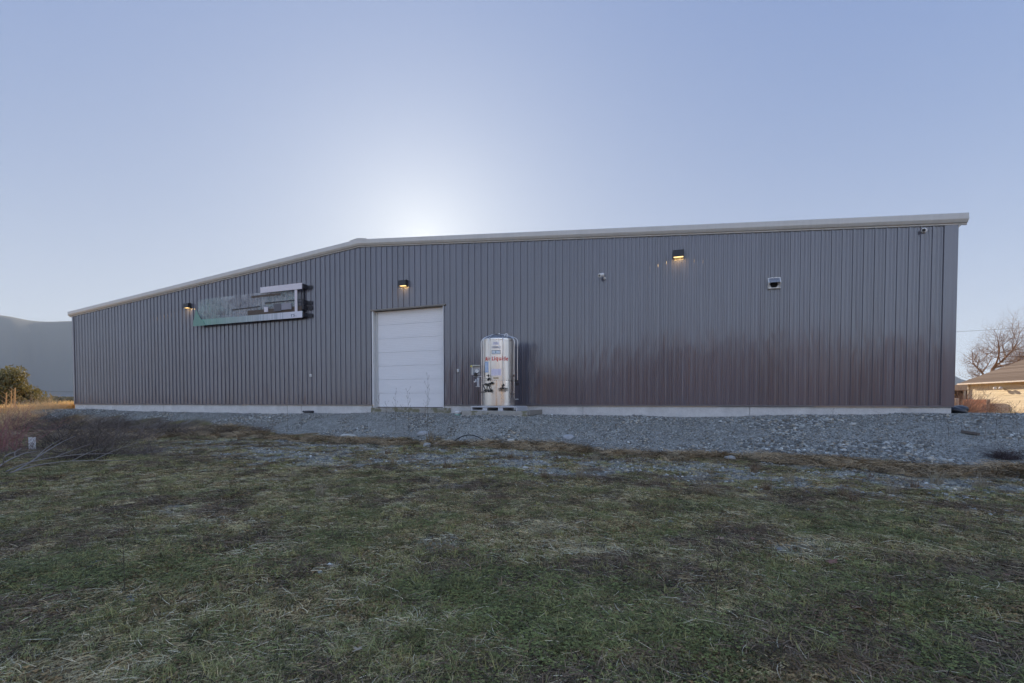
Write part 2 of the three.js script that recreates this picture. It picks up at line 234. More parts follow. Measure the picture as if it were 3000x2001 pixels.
// ------------------------------------------------------------------ the warehouse
const DEPTH = 38;
const DW = { a: onWall(1097, 1150).s, b: onWall(1299, 1150).s, top: 0, bot: 0 };
DW.top = (onWall(1100, 912).y + onWall(1297, 897).y) / 2; DW.bot = onWall(1200, 1193).y;
console.log('door', DW);
const shed = thing('metal_warehouse', 'long grey ribbed metal warehouse with low gable roof and white overhead door', 'warehouse', [ORG.x, 0, ORG.z], TURN);
{
  const NP = 50, pw = WID / NP, rib = pw / 3;
  // one panel: ribs as a folded sheet
  const prof = [];
  for (let r = 0; r < 3; r++) {
    const o = r * rib, H = 0.037;
    prof.push([o - 0.032, 0], [o - 0.020, H], [o + 0.020, H], [o + 0.032, 0]);
    for (const q of [1 / 3, 2 / 3]) { const m = o + rib * (0.04 + 0.92 * q); prof.push([m - 0.020, 0], [m - 0.009, 0.009], [m + 0.009, 0.009], [m + 0.020, 0]); }
  }
  prof.push([pw - 0.032, 0]);
  for (let i = 0; i < NP; i++) {
    const s0 = i * pw; let pts = prof.map(([a, z]) => [Math.min(WID, Math.max(0, s0 + a)), z + (i % 2) * 0.0012]);
    for (const e of [DW.a, DW.b]) for (let k = 0; k < pts.length - 1; k++) if (pts[k][0] < e && pts[k + 1][0] > e) { const t = (e - pts[k][0]) / (pts[k + 1][0] - pts[k][0]); pts.splice(k + 1, 0, [e, lerp(pts[k][1], pts[k + 1][1], t)]); break; }
    const P = [], U = [];
    for (let k = 0; k < pts.length - 1; k++) {
      const [a, za] = pts[k], [b, zb] = pts[k + 1]; if (b - a < 1e-5) continue;
      const m = (a + b) / 2, bot = m > DW.a && m < DW.b ? DW.top + 0.04 : SILL;
      const ya = roofY(a) + 0.05, yb = roofY(b) + 0.05;
      P.push(a, bot, za, b, bot, zb, b, yb, zb, a, bot, za, b, yb, zb, a, ya, za); U.push(a, bot, b, bot, b, yb, a, bot, b, yb, a, ya);
    }
    const g = new THREE.BufferGeometry(); g.setAttribute('position', new THREE.BufferAttribute(new Float32Array(P), 3)); g.setAttribute('uv', new THREE.BufferAttribute(new Float32Array(U), 2)); g.computeVertexNormals();
    part(shed, 'wall_panel', g, panelMats[Math.floor(hash(i, 5) * 4)]);
  }
  // screw heads
  const sc = [];
  for (let i = 0; i < NP * 3; i++) for (const y of [1.52, 3.25, 5.0, 6.75, 8.3]) { const s = i * rib + 0.055, s2 = i * rib + rib * 0.5; for (const q of [s, s2]) { if (y > roofY(q) - 0.1 || (q > DW.a - 0.1 && q < DW.b + 0.1 && y < DW.top + 0.1)) continue; sc.push(box(0.016, 0.016, 0.009, q, y + 0.012 * Math.sin(i * 7.1), 0.004)); } }
  const scm = part(shed, 'screw_heads', merge(sc), std(0.13, 0.12, 0.12, 0.5, { metalness: 0.4 })); scm.userData.kind = 'stuff';
  // the box behind the sheets
  const core = new THREE.Shape([[0.02, SILL], [DW.a - 0.02, SILL], [DW.a - 0.02, DW.top + 0.06], [DW.b + 0.02, DW.top + 0.06], [DW.b + 0.02, SILL], [WID - 0.02, SILL], [WID - 0.02, EAVE], [WID / 2, RIDGE], [0.02, EAVE]].map((p) => new THREE.Vector2(...p)));
  part(shed, 'wall_core', new THREE.ExtrudeGeometry(core, { depth: 0.17, bevelEnabled: false }).translate(0, 0, -0.19), darkTrim);
  for (const [x, sgn] of [[0, -1], [WID, 1]]) part(shed, 'side_wall', box(0.15, EAVE - SILL, DEPTH - 0.4, x - sgn * 0.1, (EAVE + SILL) / 2, -DEPTH / 2 - 0.2), panelMats[1]);
  const back = new THREE.Shape([[0, SILL], [WID, SILL], [WID, EAVE], [WID / 2, RIDGE], [0, EAVE]].map((p) => new THREE.Vector2(...p)));
  part(shed, 'back_wall', new THREE.ExtrudeGeometry(back, { depth: 0.15, bevelEnabled: false }).translate(0, 0, -DEPTH), panelMats[2]);
  // roof slopes
  const ang = Math.atan2(RIDGE - EAVE, WID / 2), rl = Math.hypot(RIDGE - EAVE, WID / 2) + 0.3, OV = 0.22;
  for (const sg of [-1, 1]) {
    const ribs = [box(rl, 0.06, DEPTH, 0, 0, 0)]; for (let k = 0; k < 62; k++) ribs.push(box(rl, 0.05, 0.05, 0, 0.05, -DEPTH / 2 + 0.3 + k * 0.61));
    const g = merge(ribs); g.rotateZ(-sg * ang); g.translate(WID / 2 + sg * (rl / 2) * Math.cos(ang), RIDGE + 0.20 - (rl / 2) * Math.sin(ang), -DEPTH / 2);
    part(shed, 'roof', uvMetres(g), zinc);
  }
  // rake trim: folded sheet sections along the gable
  const RP = [[0, 0.0], [0.052, 0.0], [0.060, 0.008], [0.060, 0.030], [0.040, 0.034], [0.040, 0.052], [0.105, 0.060], [0.150, 0.135], [0.158, 0.155], [0.158, 0.318], [0.150, 0.335], [0.06, 0.345], [0, 0.345]];
  const seg = (s0, s1, left, k) => {
    const g = extrudeYZ(RP.map(([z, y]) => [z + (k % 2) * 0.0015, y]), 0, 1); const p = g.attributes.position;
    for (let i = 0; i < p.count; i++) { const s = lerp(s0, s1, p.getX(i)); const yl = left ? lerp(EAVE, RIDGE, s / (WID / 2)) : lerp(RIDGE, EAVE, (s - WID / 2) / (WID / 2)); p.setX(i, s); p.setY(i, yl - 0.02 + p.getY(i)); }
    g.computeVertexNormals(); return uvMetres(g);
  };
  const brk = [-OV, 5.5, 11.6, 17.7, WID / 2, 23.75, 29.8, 35.9, 41.6, WID + OV];
  for (let k = 0; k < brk.length - 1; k++) part(shed, 'rake_trim', seg(brk[k], brk[k + 1] + (k === 3 || k === 8 ? 0 : 0.05), brk[k] < WID / 2 - 0.01, k), trimMat);
  const cap = new THREE.Shape([[-0.5, -0.05], [-0.25, -0.005], [0, 0.025], [0.25, -0.005], [0.5, -0.05], [0.3, -0.09], [-0.3, -0.09]].map((p) => new THREE.Vector2(...p)));
  part(shed, 'ridge_cap', new THREE.ExtrudeGeometry(cap, { depth: DEPTH, bevelEnabled: false }).translate(WID / 2, RIDGE + 0.35, -DEPTH + 0.16), trimMat);
  // gutters along both eaves, with end caps where they meet the gable
  for (const [x, sg] of [[0, -1], [WID, 1]]) {
    const sh = new THREE.Shape([[0, -0.10], [0.14, 0.055], [OV, 0.17], [OV, 0.30], [0.02, 0.30]].map(([a, b]) => new THREE.Vector2(x + sg * a, EAVE - 0.03 + b)));
    const gt = part(shed, 'eave_gutter', uvMetres(flat(new THREE.ExtrudeGeometry(sh, { depth: DEPTH - 0.02, bevelEnabled: false }).translate(0, 0, -DEPTH))), trimMat);
    part(gt, 'end_cap', uvMetres(flat(new THREE.ExtrudeGeometry(sh, { depth: 0.03, bevelEnabled: false }).translate(0, -0.004, 0.0))), trimMat);
    part(shed, 'corner_trim', box(sg > 0 ? 0.34 : 0.15, EAVE - SILL + 0.02, 0.045, x - sg * (sg > 0 ? 0.165 : 0.07), (EAVE + SILL) / 2 - 0.01, 0.026), panelMats[2]);
    part(shed, 'corner_return', box(0.03, EAVE - SILL, 0.3, x + sg * 0.008, (EAVE + SILL) / 2, -0.12), panelMats[2]);
  }
  // base flashing and the concrete stem wall in poured lengths
  for (const [a, b] of [[0, DW.a - 0.12], [DW.b + 0.05, WID]]) part(shed, 'base_trim', box(b - a, 0.05, 0.06, (a + b) / 2, SILL - 0.018, 0.018), darkTrim);
  const cuts = [[0, 9.3], [9.3, 14.6], [14.6, 15.3], [15.3, DW.a - 0.15], [DW.b + 0.06, 29.6], [29.6, 33.8], [33.8, 39.9], [39.9, WID - 0.03]];
  for (const [a, b] of cuts) part(shed, 'foundation_block', uvMetres(flat(rbox(b - a - 0.012, 1.0, 0.3, 0.008, (a + b) / 2, SILL - 0.54 - 0.012 * hash(a * 10 | 0, 3), -0.16 + 0.006 * hash(b * 9 | 0, 4)))), concrete);
  // overhead door
  const dw = DW.b - DW.a, N = 7, sh = (DW.top - DW.bot) / N;
  const door = new THREE.Group(); door.name = 'overhead_door'; door.position.set(DW.a, DW.bot, -0.17); shed.add(door);
  const pr = [[-0.04, 0.004]]; const ng = 8; for (let k = 0; k <= ng; k++) { const y = 0.012 + (sh - 0.024) * k / ng; if (k) pr.push([0.0, y - 0.006]); if (k < ng) pr.push([0.0, y + 0.006], [0, y + 0.006]); if (k && k < ng) pr.splice(pr.length - 2, 0, [-0.004, y]); }
  pr.unshift([-0.04, sh - 0.004]); 
  const secPts = [[-0.045, sh - 0.001], [-0.045, 0.001], [-0.010, 0.002], [0, 0.010]]; for (let k = 1; k < ng; k++) { const y = sh * k / ng; secPts.push([0, y - 0.008], [-0.0045, y], [0, y + 0.008]); } secPts.push([0, sh - 0.010], [-0.010, sh - 0.002]);
  const secG = extrudeYZ(secPts, 0.0, dw);
  for (let k = 0; k < N; k++) { const m = part(door, 'door_section', secG, whiteDoor); m.position.y = k * sh; }
  part(door, 'bottom_seal', box(dw, 0.03, 0.05, dw / 2, -0.004, -0.022), blackPl);
  for (const [x, w] of [[0.055, 0.11], [dw - 0.012, 0.024]]) part(door, 'door_stop', box(w, DW.top - DW.bot, 0.03, x, (DW.top - DW.bot) / 2, 0.02), jambMat);
  const fr = new THREE.Group(); fr.name = 'door_frame'; shed.add(fr);
  part(fr, 'jamb', box(0.05, DW.top - SILL + 0.28, 0.26, DW.a - 0.026, (DW.top + SILL) / 2 - 0.1, -0.085), jambMat);
  part(fr, 'jamb', box(0.05, DW.top - SILL + 0.28, 0.24, DW.b + 0.026, (DW.top + SILL) / 2 - 0.1, -0.085), jambMat);
  part(fr, 'jamb_face', box(0.035, DW.top - SILL + 0.05, 0.02, DW.a - 0.055, (DW.top + SILL) / 2, 0.048), whiteDoor);
  part(fr, 'jamb_face', box(0.03, DW.top - SILL + 0.05, 0.02, DW.b + 0.03, (DW.top + SILL) / 2, 0.048), whiteDoor);
  part(fr, 'head_flashing', box(dw + 0.3, 0.06, 0.28, (DW.a + DW.b) / 2, DW.top + 0.045, -0.05), new THREE.MeshPhysicalMaterial({ color: C(0.20, 0.18, 0.16), roughness: 0.4 }));
  part(shed, 'door_sill', uvMetres(flat(rbox(dw + 0.5, 0.5, 0.5, 0.015, (DW.a + DW.b) / 2 + 0.12, DW.bot - 0.27, -0.2 + 0.06))), mossConcrete, 'moss-stained concrete sill under the overhead door');
}

// ------------------------------------------------------------------ fittings on the wall
const bronze = new THREE.MeshPhysicalMaterial({ color: C(0.028, 0.027, 0.030), roughness: 0.42 });
const lampGlow = new THREE.MeshStandardMaterial({ color: C(0.9, 0.8, 0.6), emissive: C(1, 0.66, 0.26), emissiveIntensity: 1.7, roughness: 0.5 });
const wallThing = (name, label, category, px, py, group, t = 0.036) => { const q = onWall(px, py); const p = world(q.s, q.y, t); const o = thing(name, label, category, [p.x, p.y, p.z], TURN, group); o.userData.s = undefined; delete o.userData.s; return o; };
function wallLamp(px, py, label) {
  const o = wallThing('wall_light', label, 'wall light', px, py, 'lit wall lights on the metal wall');
  const w = 0.40;
  part(o, 'back_plate', box(w * 0.8, 0.26, 0.02, 0, -0.01, 0.01), bronze);
  part(o, 'housing', extrudeYZ([[0.02, 0.165], [0.12, 0.165], [0.20, 0.14], [0.225, -0.07], [0.225, -0.115], [0.213, -0.115], [0.20, -0.075], [0.02, -0.075]], -w / 2, w / 2), bronze);
  for (const x of [-w / 2 + 0.006, w / 2 - 0.006]) part(o, 'side_lip', box(0.012, 0.05, 0.2, x, -0.095, 0.115), bronze);
  part(o, 'lens', rbox(w * 0.84, 0.026, 0.15, 0.01, 0, -0.092, 0.115), lampGlow);
  const l = new THREE.RectAreaLight(C(1, 0.62, 0.24), 13, w * 0.8, 0.14); l.position.set(0, -0.112, 0.115); l.rotation.x = -Math.PI / 2; o.add(l);
  return o;
}
wallLamp(1988, 748, 'lit wall light between the bullet camera and the vent hood');
wallLamp(1186, 833, 'lit wall light above the white overhead door');
wallLamp(556, 898, 'lit wall light beside the remains of the sign');
{ // exhaust hood
  const o = wallThing('vent_hood', 'square galvanised vent hood on the ribbed wall', 'vent hood', 2267, 831);
  const g = new THREE.MeshStandardMaterial({ color: C(0.80, 0.82, 0.85), roughness: 0.22, metalness: 0.95 });
  part(o, 'flange', box(0.40, 0.40, 0.012, 0, 0, 0.006), zinc);
  part(o, 'cowl', extrudeYZ([[0.012, 0.17], [0.05, 0.17], [0.20, 0.0], [0.193, -0.004], [0.045, 0.155], [0.012, 0.155]], -0.165, 0.165), g);
  for (const x of [-0.182, 0.182]) part(o, 'side_plate', extrudeYZ([[0.012, 0.175], [0.055, 0.175], [0.21, 0.0], [0.21, -0.03], [0.05, -0.16], [0.012, -0.16]], x - 0.012, x + 0.012), whitePl);
  part(o, 'bottom_lip', box(0.40, 0.022, 0.08, 0, -0.175, 0.05), whitePl);
  part(o, 'duct_mouth', cyl(0.12, 0.12, 0.03, 20, 0, -0.04, 0.02, Math.PI / 2), std(0.01, 0.01, 0.01, 0.9));
  for (const x of [-0.07, 0.05]) part(o, 'bracket', box(0.08, 0.02, 0.03, x, 0.2, 0.02), whitePl);
}
{ // bullet camera
  const o = wallThing('bullet_camera', 'white bullet security camera on a short arm high on the ribbed wall', 'security camera', 1770, 813);
  part(o, 'mount', cyl(0.05, 0.05, 0.03, 16, 0.03, -0.04, 0.015, Math.PI / 2), whitePl);
  part(o, 'arm', tube([[0.03, -0.04, 0.02], [0.01, -0.01, 0.12], [-0.03, 0.02, 0.17]], 0.022, 8, 8), whitePl);
  const b = part(o, 'camera_body', new THREE.LatheGeometry([[0, -0.1], [0.055, -0.1], [0.068, -0.08], [0.068, 0.1], [0.078, 0.105], [0.078, 0.14], [0.06, 0.145], [0, 0.145]].map((p) => new THREE.Vector2(...p)), 20), whitePl);
  b.rotation.set(Math.PI / 2 + 0.35, 0, 0.5); b.position.set(-0.05, 0.045, 0.22);
  part(b, 'lens', cyl(0.036, 0.036, 0.012, 16, 0, 0.147, 0), blackPl);
}
{ // turret camera by the right corner
  const o = wallThing('turret_camera', 'small white turret security camera under the eave by the building corner', 'security camera', 2703, 677);
  part(o, 'base_ring', cyl(0.08, 0.075, 0.04, 20, 0.02, 0, 0.02, Math.PI / 2), whitePl);
  const b = part(o, 'eyeball', new THREE.SphereGeometry(0.072, 20, 14), whitePl); b.position.set(-0.005, -0.005, 0.07);
  part(b, 'lens_face', cyl(0.048, 0.048, 0.02, 18, 0, 0, 0.062, Math.PI / 2), blackPl).rotation.set(0.25, -0.35, 0);
}
for (const [px, py, label] of [[1343, 1086, 'small white outlet box between the door and the steel tank'], [912, 1100, 'small white outlet box on the ribbed wall between sign and door']]) {
  const o = wallThing('outlet_box', label, 'outlet box', px, py, 'outlet boxes low on the wall', 0.002);
  part(o, 'box', rbox(0.10, 0.14, 0.06, 0.008, 0, 0, 0.03), whitePl); part(o, 'cover', rbox(0.085, 0.11, 0.02, 0.006, 0, 0, 0.066), jambMat);
}

// ------------------------------------------------------------------ remains of the sign
{
  const a = onWall(577, 957), b = onWall(886, 938, 0.3);
  const bl = onWall(577, 957, 0.12), br = onWall(886, 938, 0.32), tr = onWall(884, 829, 0.32), tl = onWall(764, 845, 0.3), br2 = onWall(886, 919, 0.32);
  const p = world(bl.s, 0, 0.036), o = thing('wall_sign', 'broken wall sign with green corner, pale rails and dark brackets on the ribbed wall', 'sign', [p.x, 0, p.z], TURN);
  const L = br.s - bl.s, yB = bl.y, yT = tr.y, hB = br2.y - br.y, z = 0.24;
  const railTex = canvasTex(1024, 64, (g, w, h) => {
    const gr = g.createLinearGradient(0, 0, w, 0); gr.addColorStop(0, '#6fae97'); gr.addColorStop(0.18, '#7aa396'); gr.addColorStop(0.45, '#98a8a8'); gr.addColorStop(0.75, '#c3c8d2'); gr.addColorStop(1, '#dcdce6'); g.fillStyle = gr; g.fillRect(0, 0, w, h);
    const r = rngOf(5); for (let i = 0; i < 220; i++) { g.fillStyle = `rgba(${r() < 0.5 ? '90,105,120' : '210,220,225'},${0.25 * r()})`; g.fillRect(r() * w * 0.86, 0, 2 + 5 * r(), h); }
    g.fillStyle = '#39495e'; g.font = '46px sans-serif'; g.fillText('rs.', w - 98, 49);
  });
  const railM = new THREE.MeshPhysicalMaterial({ map: railTex, roughness: 0.4 });
  const railG = new THREE.BoxGeometry(L, hB, 0.05).translate(L / 2, yB + hB / 2, z + 0.03);
  part(o, 'bottom_rail', railG, railM, 'bottom rail fading from green to white with the letters rs');
  const gm = new THREE.MeshPhysicalMaterial({ color: C(0.17, 0.33, 0.275), roughness: 0.5 });
  const hC = onWall(583, 905, 0.25).y - yB;
  const tri = new THREE.Shape([[0, 0], [1.0, 0], [0.85, 0.24], [0.62, 0.40], [0.44, 0.62], [0.34, 0.85], [0.26, hC * 0.95]].map((q) => new THREE.Vector2(...q)));
  part(o, 'corner_panel', new THREE.ExtrudeGeometry(tri, { depth: 0.02, bevelEnabled: false }).translate(-0.02, yB - 0.012, z + 0.06), gm, 'torn green corner of the sign');
  const pale = new THREE.MeshPhysicalMaterial({ color: C(0.70, 0.67, 0.72), roughness: 0.5 });
  const l0 = tl.s - bl.s;
  part(o, 'top_rail', box(L - l0, 0.30, 0.05, (L + l0) / 2, yT - 0.14, z + 0.03), pale);
  part(o, 'stile', box(0.16, yT - yB - 0.5, 0.03, L - 0.42, (yT + yB) / 2 + 0.06, z + 0.02), pale);
  const filmA = tex(512, 64, (u, v) => grey(0.30 + 0.5 * (tnoise(u, v, 60, 2, 4) - 0.5) + 0.5 * (tnoise(u, v, 9, 3, 3) - 0.5))), filmC = tex(256, 64, (u, v) => mix3(mix3([0.36, 0.50, 0.46], [0.55, 0.57, 0.60], ss(0.1, 0.5, u)), [0.16, 0.15, 0.15], 0.75 * ss(0.60, 0.74, tnoise(u, v, 14, 4, 4))));
  const film = new THREE.MeshPhysicalMaterial({ map: filmC, alphaMap: filmA, roughness: 0.4, transparent: true });
  part(o, 'plastic_sheet', box(L - 0.75, yT - yB - 0.5, 0.006, L / 2 - 0.1, (yT + yB) / 2, z - 0.02), film, 'cloudy see-through plastic sheet of the sign');
  const dk = std(0.035, 0.035, 0.042, 0.6), br3 = std(0.10, 0.075, 0.06, 0.7);
  part(o, 'middle_bar', box(2.6, 0.05, 0.04, L - 1.25, (yT + yB) / 2 + 0.05, z + 0.0), dk);
  part(o, 'middle_bar', box(2.0, 0.04, 0.04, L - 3.9, (yT + yB) / 2 - 0.12, z + 0.0, 0, 0, 0.02), dk);
  part(o, 'upper_bar', box(2.0, 0.10, 0.04, L - 2.5, yT - 0.42, z - 0.02), br3);
  part(o, 'lower_beam', box(3.7, 0.30, 0.05, L - 1.95, yB + hB + 0.12, z - 0.04), br3);
  part(o, 'cover_plate', box(0.66, 0.32, 0.03, L - 1.05, yB + hB + 0.30, z + 0.03), std(0.28, 0.28, 0.33, 0.5));
  part(o, 'cover_plate', box(0.5, 0.38, 0.03, L - 1.66, yB + hB + 0.29, z + 0.02), std(0.10, 0.10, 0.12, 0.5));
  part(o, 'remnant', box(0.26, 0.26, 0.03, L - 2.45, yB + hB + 0.24, z + 0.01), pale);
  for (const y of [yT - 0.16, yT - 1.2, yB + hB + 0.45, yB + hB * 0.45]) { part(o, 'bracket', box(0.09, 0.22, z + 0.05, L - 0.02 + 0.06, y, (z + 0.05) / 2), dk); part(o, 'bracket_foot', box(0.26, 0.18, 0.03, L + 0.26, y - 0.02, 0.015), dk); }
  for (const x of [0.5, 1.8, 3.2, 4.7, L - 2.2, L - 0.5]) part(o, 'standoff', box(0.06, 0.10, z, x, yB + hB * 0.5, z / 2), dk);
  part(o, 'upright', box(0.05, yT - yB - 0.2, 0.05, L - 0.12, (yT + yB) / 2, 0.04), dk);
}

// ------------------------------------------------------------------ steel gas tank on its pad
const TK = at(1461, 1190, 19.15);
{
  const [ts, tt] = local(TK.x, TK.z);
  const padTop = TK.y - 0.17;
  const pc = world(onWall(1462, 1205, tt).s, 0, tt);
  const pad = thing('concrete_pad', 'low concrete pad with mossy edge under the steel tank', 'concrete pad', [pc.x, padTop, pc.z], TURN);
  part(pad, 'slab', uvMetres(flat(rbox(2.75, 0.4, 1.7, 0.02, 0.12, -0.2, 0.0))), mossConcrete);
  part(pad, 'form_board', box(0.05, 0.18, 1.6, 1.54, -0.06, 0), std(0.30, 0.28, 0.25, 0.9));
  const tank = thing('gas_tank', 'tall stainless steel gas tank with pipes, gauges and red lettering beside the door', 'tank', [TK.x, padTop, TK.z], TURN);
  const R = 0.645, y0 = 0.19, H = 2.62;
  const brushed = tex(512, 512, (u, v) => grey(0.34 + 0.30 * (tnoise(u, v, 120, 3, 3) - 0.5) + 0.22 * (tnoise(u, v, 8, 6, 3) - 0.5)));
  const steelCol = tex(256, 256, (u, v) => { const q = 0.93 + 0.14 * (tnoise(u, v, 40, 4, 4) - 0.5); return [q, q * 0.985, q * 0.96]; });
  const steel = new THREE.MeshPhysicalMaterial({ color: C(0.86, 0.84, 0.81), metalness: 1, roughness: 1.0, roughnessMap: brushed, map: steelCol });
  const dark = new THREE.MeshStandardMaterial({ color: C(0.07, 0.065, 0.06), roughness: 0.5, metalness: 0.5 });
  const pipe = new THREE.MeshStandardMaterial({ color: C(0.72, 0.72, 0.72), metalness: 1, roughness: 0.3 });
  const galv = new THREE.MeshStandardMaterial({ color: C(0.60, 0.62, 0.66), roughness: 0.55, metalness: 0.35 });
  const L = (pts) => pts.map((p) => new THREE.Vector2(...p));
  part(tank, 'lower_shell', new THREE.LatheGeometry(L([[0, y0], [R - 0.004, y0], [R, y0 + 0.01], [R, y0 + 0.98], [R - 0.006, y0 + 0.985]]), 64), steel);
  part(tank, 'upper_shell', new THREE.LatheGeometry(L([[R - 0.006, y0 + 0.992], [R, y0 + 0.997], [R, y0 + H - 0.09], [R - 0.005, y0 + H - 0.085], [R - 0.005, y0 + H - 0.075], [R, y0 + H - 0.07], [R, y0 + H], [R - 0.01, y0 + H + 0.005]]), 64), steel);
  part(tank, 'domed_top', new THREE.LatheGeometry(L([[R - 0.01, y0 + H], [R * 0.86, y0 + H + 0.07], [R * 0.6, y0 + H + 0.135], [R * 0.3, y0 + H + 0.17], [0, y0 + H + 0.18]]), 48), new THREE.MeshStandardMaterial({ color: C(0.5, 0.51, 0.53), metalness: 0.9, roughness: 0.42 }));
  part(tank, 'top_valve', merge([cyl(0.04, 0.03, 0.1, 10, 0.03, y0 + H + 0.21, 0), box(0.16, 0.03, 0.03, 0, y0 + H + 0.22, 0)]), pipe);
  const lug = part(tank, 'lifting_lug', new THREE.TorusGeometry(0.065, 0.022, 8, 20), std(0.75, 0.76, 0.78, 0.4)); lug.position.set(0.42, y0 + H + 0.13, 0.25);
  // base frame
  const fr = [box(1.9, 0.055, 1.25, 0.02, 0.155, 0)];
  part(tank, 'base_deck', merge(fr), galv);
  for (const x of [-0.93, -0.36, 0.30, 0.97]) part(tank, 'base_leg', rbox(x > 0.9 || x < -0.9 ? 0.05 : 0.2, 0.13, 1.2, 0.006, x + 0.02, 0.065, 0), galv);
  part(tank, 'base_rail', box(0.62, 0.025, 1.18, -0.65, 0.014, 0), galv);
  // where things sit round the shell: angle 0 = outward, + = right
  const polar = (deg, r, y) => { const a = deg * RAD; return V3(Math.sin(a) * r, y, Math.cos(a) * r); };
  const top = y0 + H;
  const face = 20;                                    // the camera sees the tank from a little to the right of square-on
  const ang = (px) => face + Math.asin(Math.max(-0.999, Math.min(0.999, (px - 1461) / 47.5))) / RAD;
  const run = (name, px, yEnd, r = 0.014, off = 0.05) => { const d = ang(px); return part(tank, name, tube([polar(d, 0.06, top + 0.22), polar(d, R * 0.55, top + 0.165), polar(d, R + off - 0.06, top + 0.03), polar(d, R + off, top - 0.06), polar(d, R + off, top - 0.5), polar(d, R + off, (top + yEnd) / 2), polar(d, R + off, yEnd)], r, 40, 8), pipe); };
  run('riser_pipe', 1414.5, 0.2, 0.017, 0.04); run('riser_pipe', 1421, 1.02, 0.014); run('riser_pipe', 1437, 0.95, 0.016, 0.06); run('riser_pipe', 1475, 1.02, 0.015); run('riser_pipe', 1501, 0.52, 0.017, 0.09); run('riser_pipe', 1506, 1.2, 0.013, 0.15);
  part(tank, 'drain_elbow', tube([polar(ang(1501), R + 0.09, 0.52), polar(ang(1501) + 2, R + 0.1, 0.46), polar(ang(1501) + 12, R + 0.2, 0.45)], 0.014, 10, 6), pipe);
  // valves
  const rv = rngOf(77);
  const valve = (px, y, k = 1) => { const p = polar(ang(px), R + 0.075, y), g = [cyl(0.026 * k, 0.026 * k, 0.10 * k, 8, 0, 0, 0), cyl(0.018 * k, 0.018 * k, 0.11 * k, 8, 0, 0, 0.03, Math.PI / 2), box(0.09 * k, 0.016, 0.018, 0, 0.0, 0.085 * k), box(0.05 * k, 0.045 * k, 0.045 * k, 0, 0, 0)]; const m = part(tank, 'valve', merge(g), dark); m.position.copy(p); m.rotation.y = ang(px) * RAD; m.rotation.z = (rv() - 0.5) * 1.2; return m; };
  for (const [px, y, k] of [[1437, 1.36, 1], [1437, 1.22, 1.3], [1430, 1.02, 1], [1436, 1.0, 1.2], [1443, 1.06, 1], [1447, 1.08, 0.9], [1429, 0.78, 1], [1436, 0.77, 1.1], [1443, 0.78, 1], [1475, 0.98, 1.1], [1474, 0.88, 1], [1501, 1.36, 1], [1502, 1.18, 1.3], [1501, 0.66, 0.8], [1507, 1.18, 1], [1508, 1.05, 1.2]]) valve(px, y, k);
  const link = (list) => part(tank, 'valve_pipe', tube(list.map(([px, y, o = 0.07]) => polar(ang(px), R + o, y)), 0.017, 16, 6), dark);
  link([[1421, 1.02], [1423, 0.95], [1427, 0.86], [1430, 0.77]]); link([[1437, 0.98], [1439, 0.9], [1442, 0.82], [1445, 0.70]]); link([[1426, 1.04], [1436, 1.05], [1448, 1.08]]); link([[1428, 0.77], [1437, 0.75], [1446, 0.77]]); link([[1425, 0.72], [1420, 0.73], [1414, 0.73]]); link([[1434, 1.02], [1433, 0.92], [1431, 0.8]]);
  for (let k = 0; k < 8; k++) { const px = 1463.5 + k * 3.1; part(tank, 'hanging_fitting', tube([polar(ang(px), R + 0.02, 0.87), polar(ang(px), R + 0.07, 0.88), polar(ang(px) + 1, R + 0.075, 0.82), polar(ang(px) + 1, R + 0.07, 0.72 + 0.05 * hash(k, 2))], 0.012, 10, 5), dark); }
  // control box with gauge at the left
  const cb = new THREE.Group(); cb.name = 'control_box'; cb.position.copy(polar(face - 84, R + 0.28, 1.58)); cb.rotation.y = 20 * RAD; tank.add(cb);
  part(cb, 'mount_plate', box(0.36, 0.36, 0.02, 0, 0.02, -0.03), galv); part(cb, 'top_plate', box(0.36, 0.04, 0.16, 0, 0.20, 0.04), std(0.62, 0.63, 0.55, 0.5));
  part(cb, 'yellow_tag', box(0.07, 0.07, 0.02, -0.15, 0.17, 0.13), std(0.65, 0.55, 0.12, 0.5));
  part(cb, 'side_bracket', box(0.03, 0.36, 0.14, -0.12, 0.0, 0.05), whitePl);
  const gz = part(cb, 'gauge', cyl(0.085, 0.085, 0.06, 24, 0.07, -0.02, 0.09, Math.PI / 2), dark);
  part(gz, 'gauge_face', cyl(0.074, 0.074, 0.008, 24, 0.07, -0.02, 0.122, Math.PI / 2), std(0.82, 0.86, 0.86, 0.3)); part(gz, 'needle', box(0.09, 0.008, 0.004, 0.065, -0.015, 0.129, 0, 0, 0.8), std(0.2, 0.2, 0.25, 0.5));
  part(cb, 'regulator', merge([cyl(0.06, 0.05, 0.12, 12, 0.0, -0.14, 0.05), box(0.14, 0.04, 0.06, 0.03, -0.20, 0.05), cyl(0.02, 0.02, 0.3, 8, -0.14, -0.04, 0.05)]), dark);
  part(cb, 'support_arm', box(0.34, 0.03, 0.03, 0.1, -0.22, -0.01), galv); part(cb, 'lower_bottle', merge([cyl(0.05, 0.05, 0.34, 12, 0.11, -0.44, 0.0), cyl(0.03, 0.03, 0.1, 10, 0.02, -0.40, 0.06)]), galv);
  part(cb, 'knob', cyl(0.03, 0.03, 0.05, 12, -0.03, -0.44, 0.08, Math.PI / 2), whitePl); part(cb, 'drip_shelf', box(0.16, 0.02, 0.1, 0.09, -0.63, 0), whitePl); part(cb, 'hose', tube([[0.08, -0.64, 0], [0.1, -0.75, 0.02], [0.12, -1.0, 0], [0.09, -1.4, 0]], 0.014, 16, 6), dark);
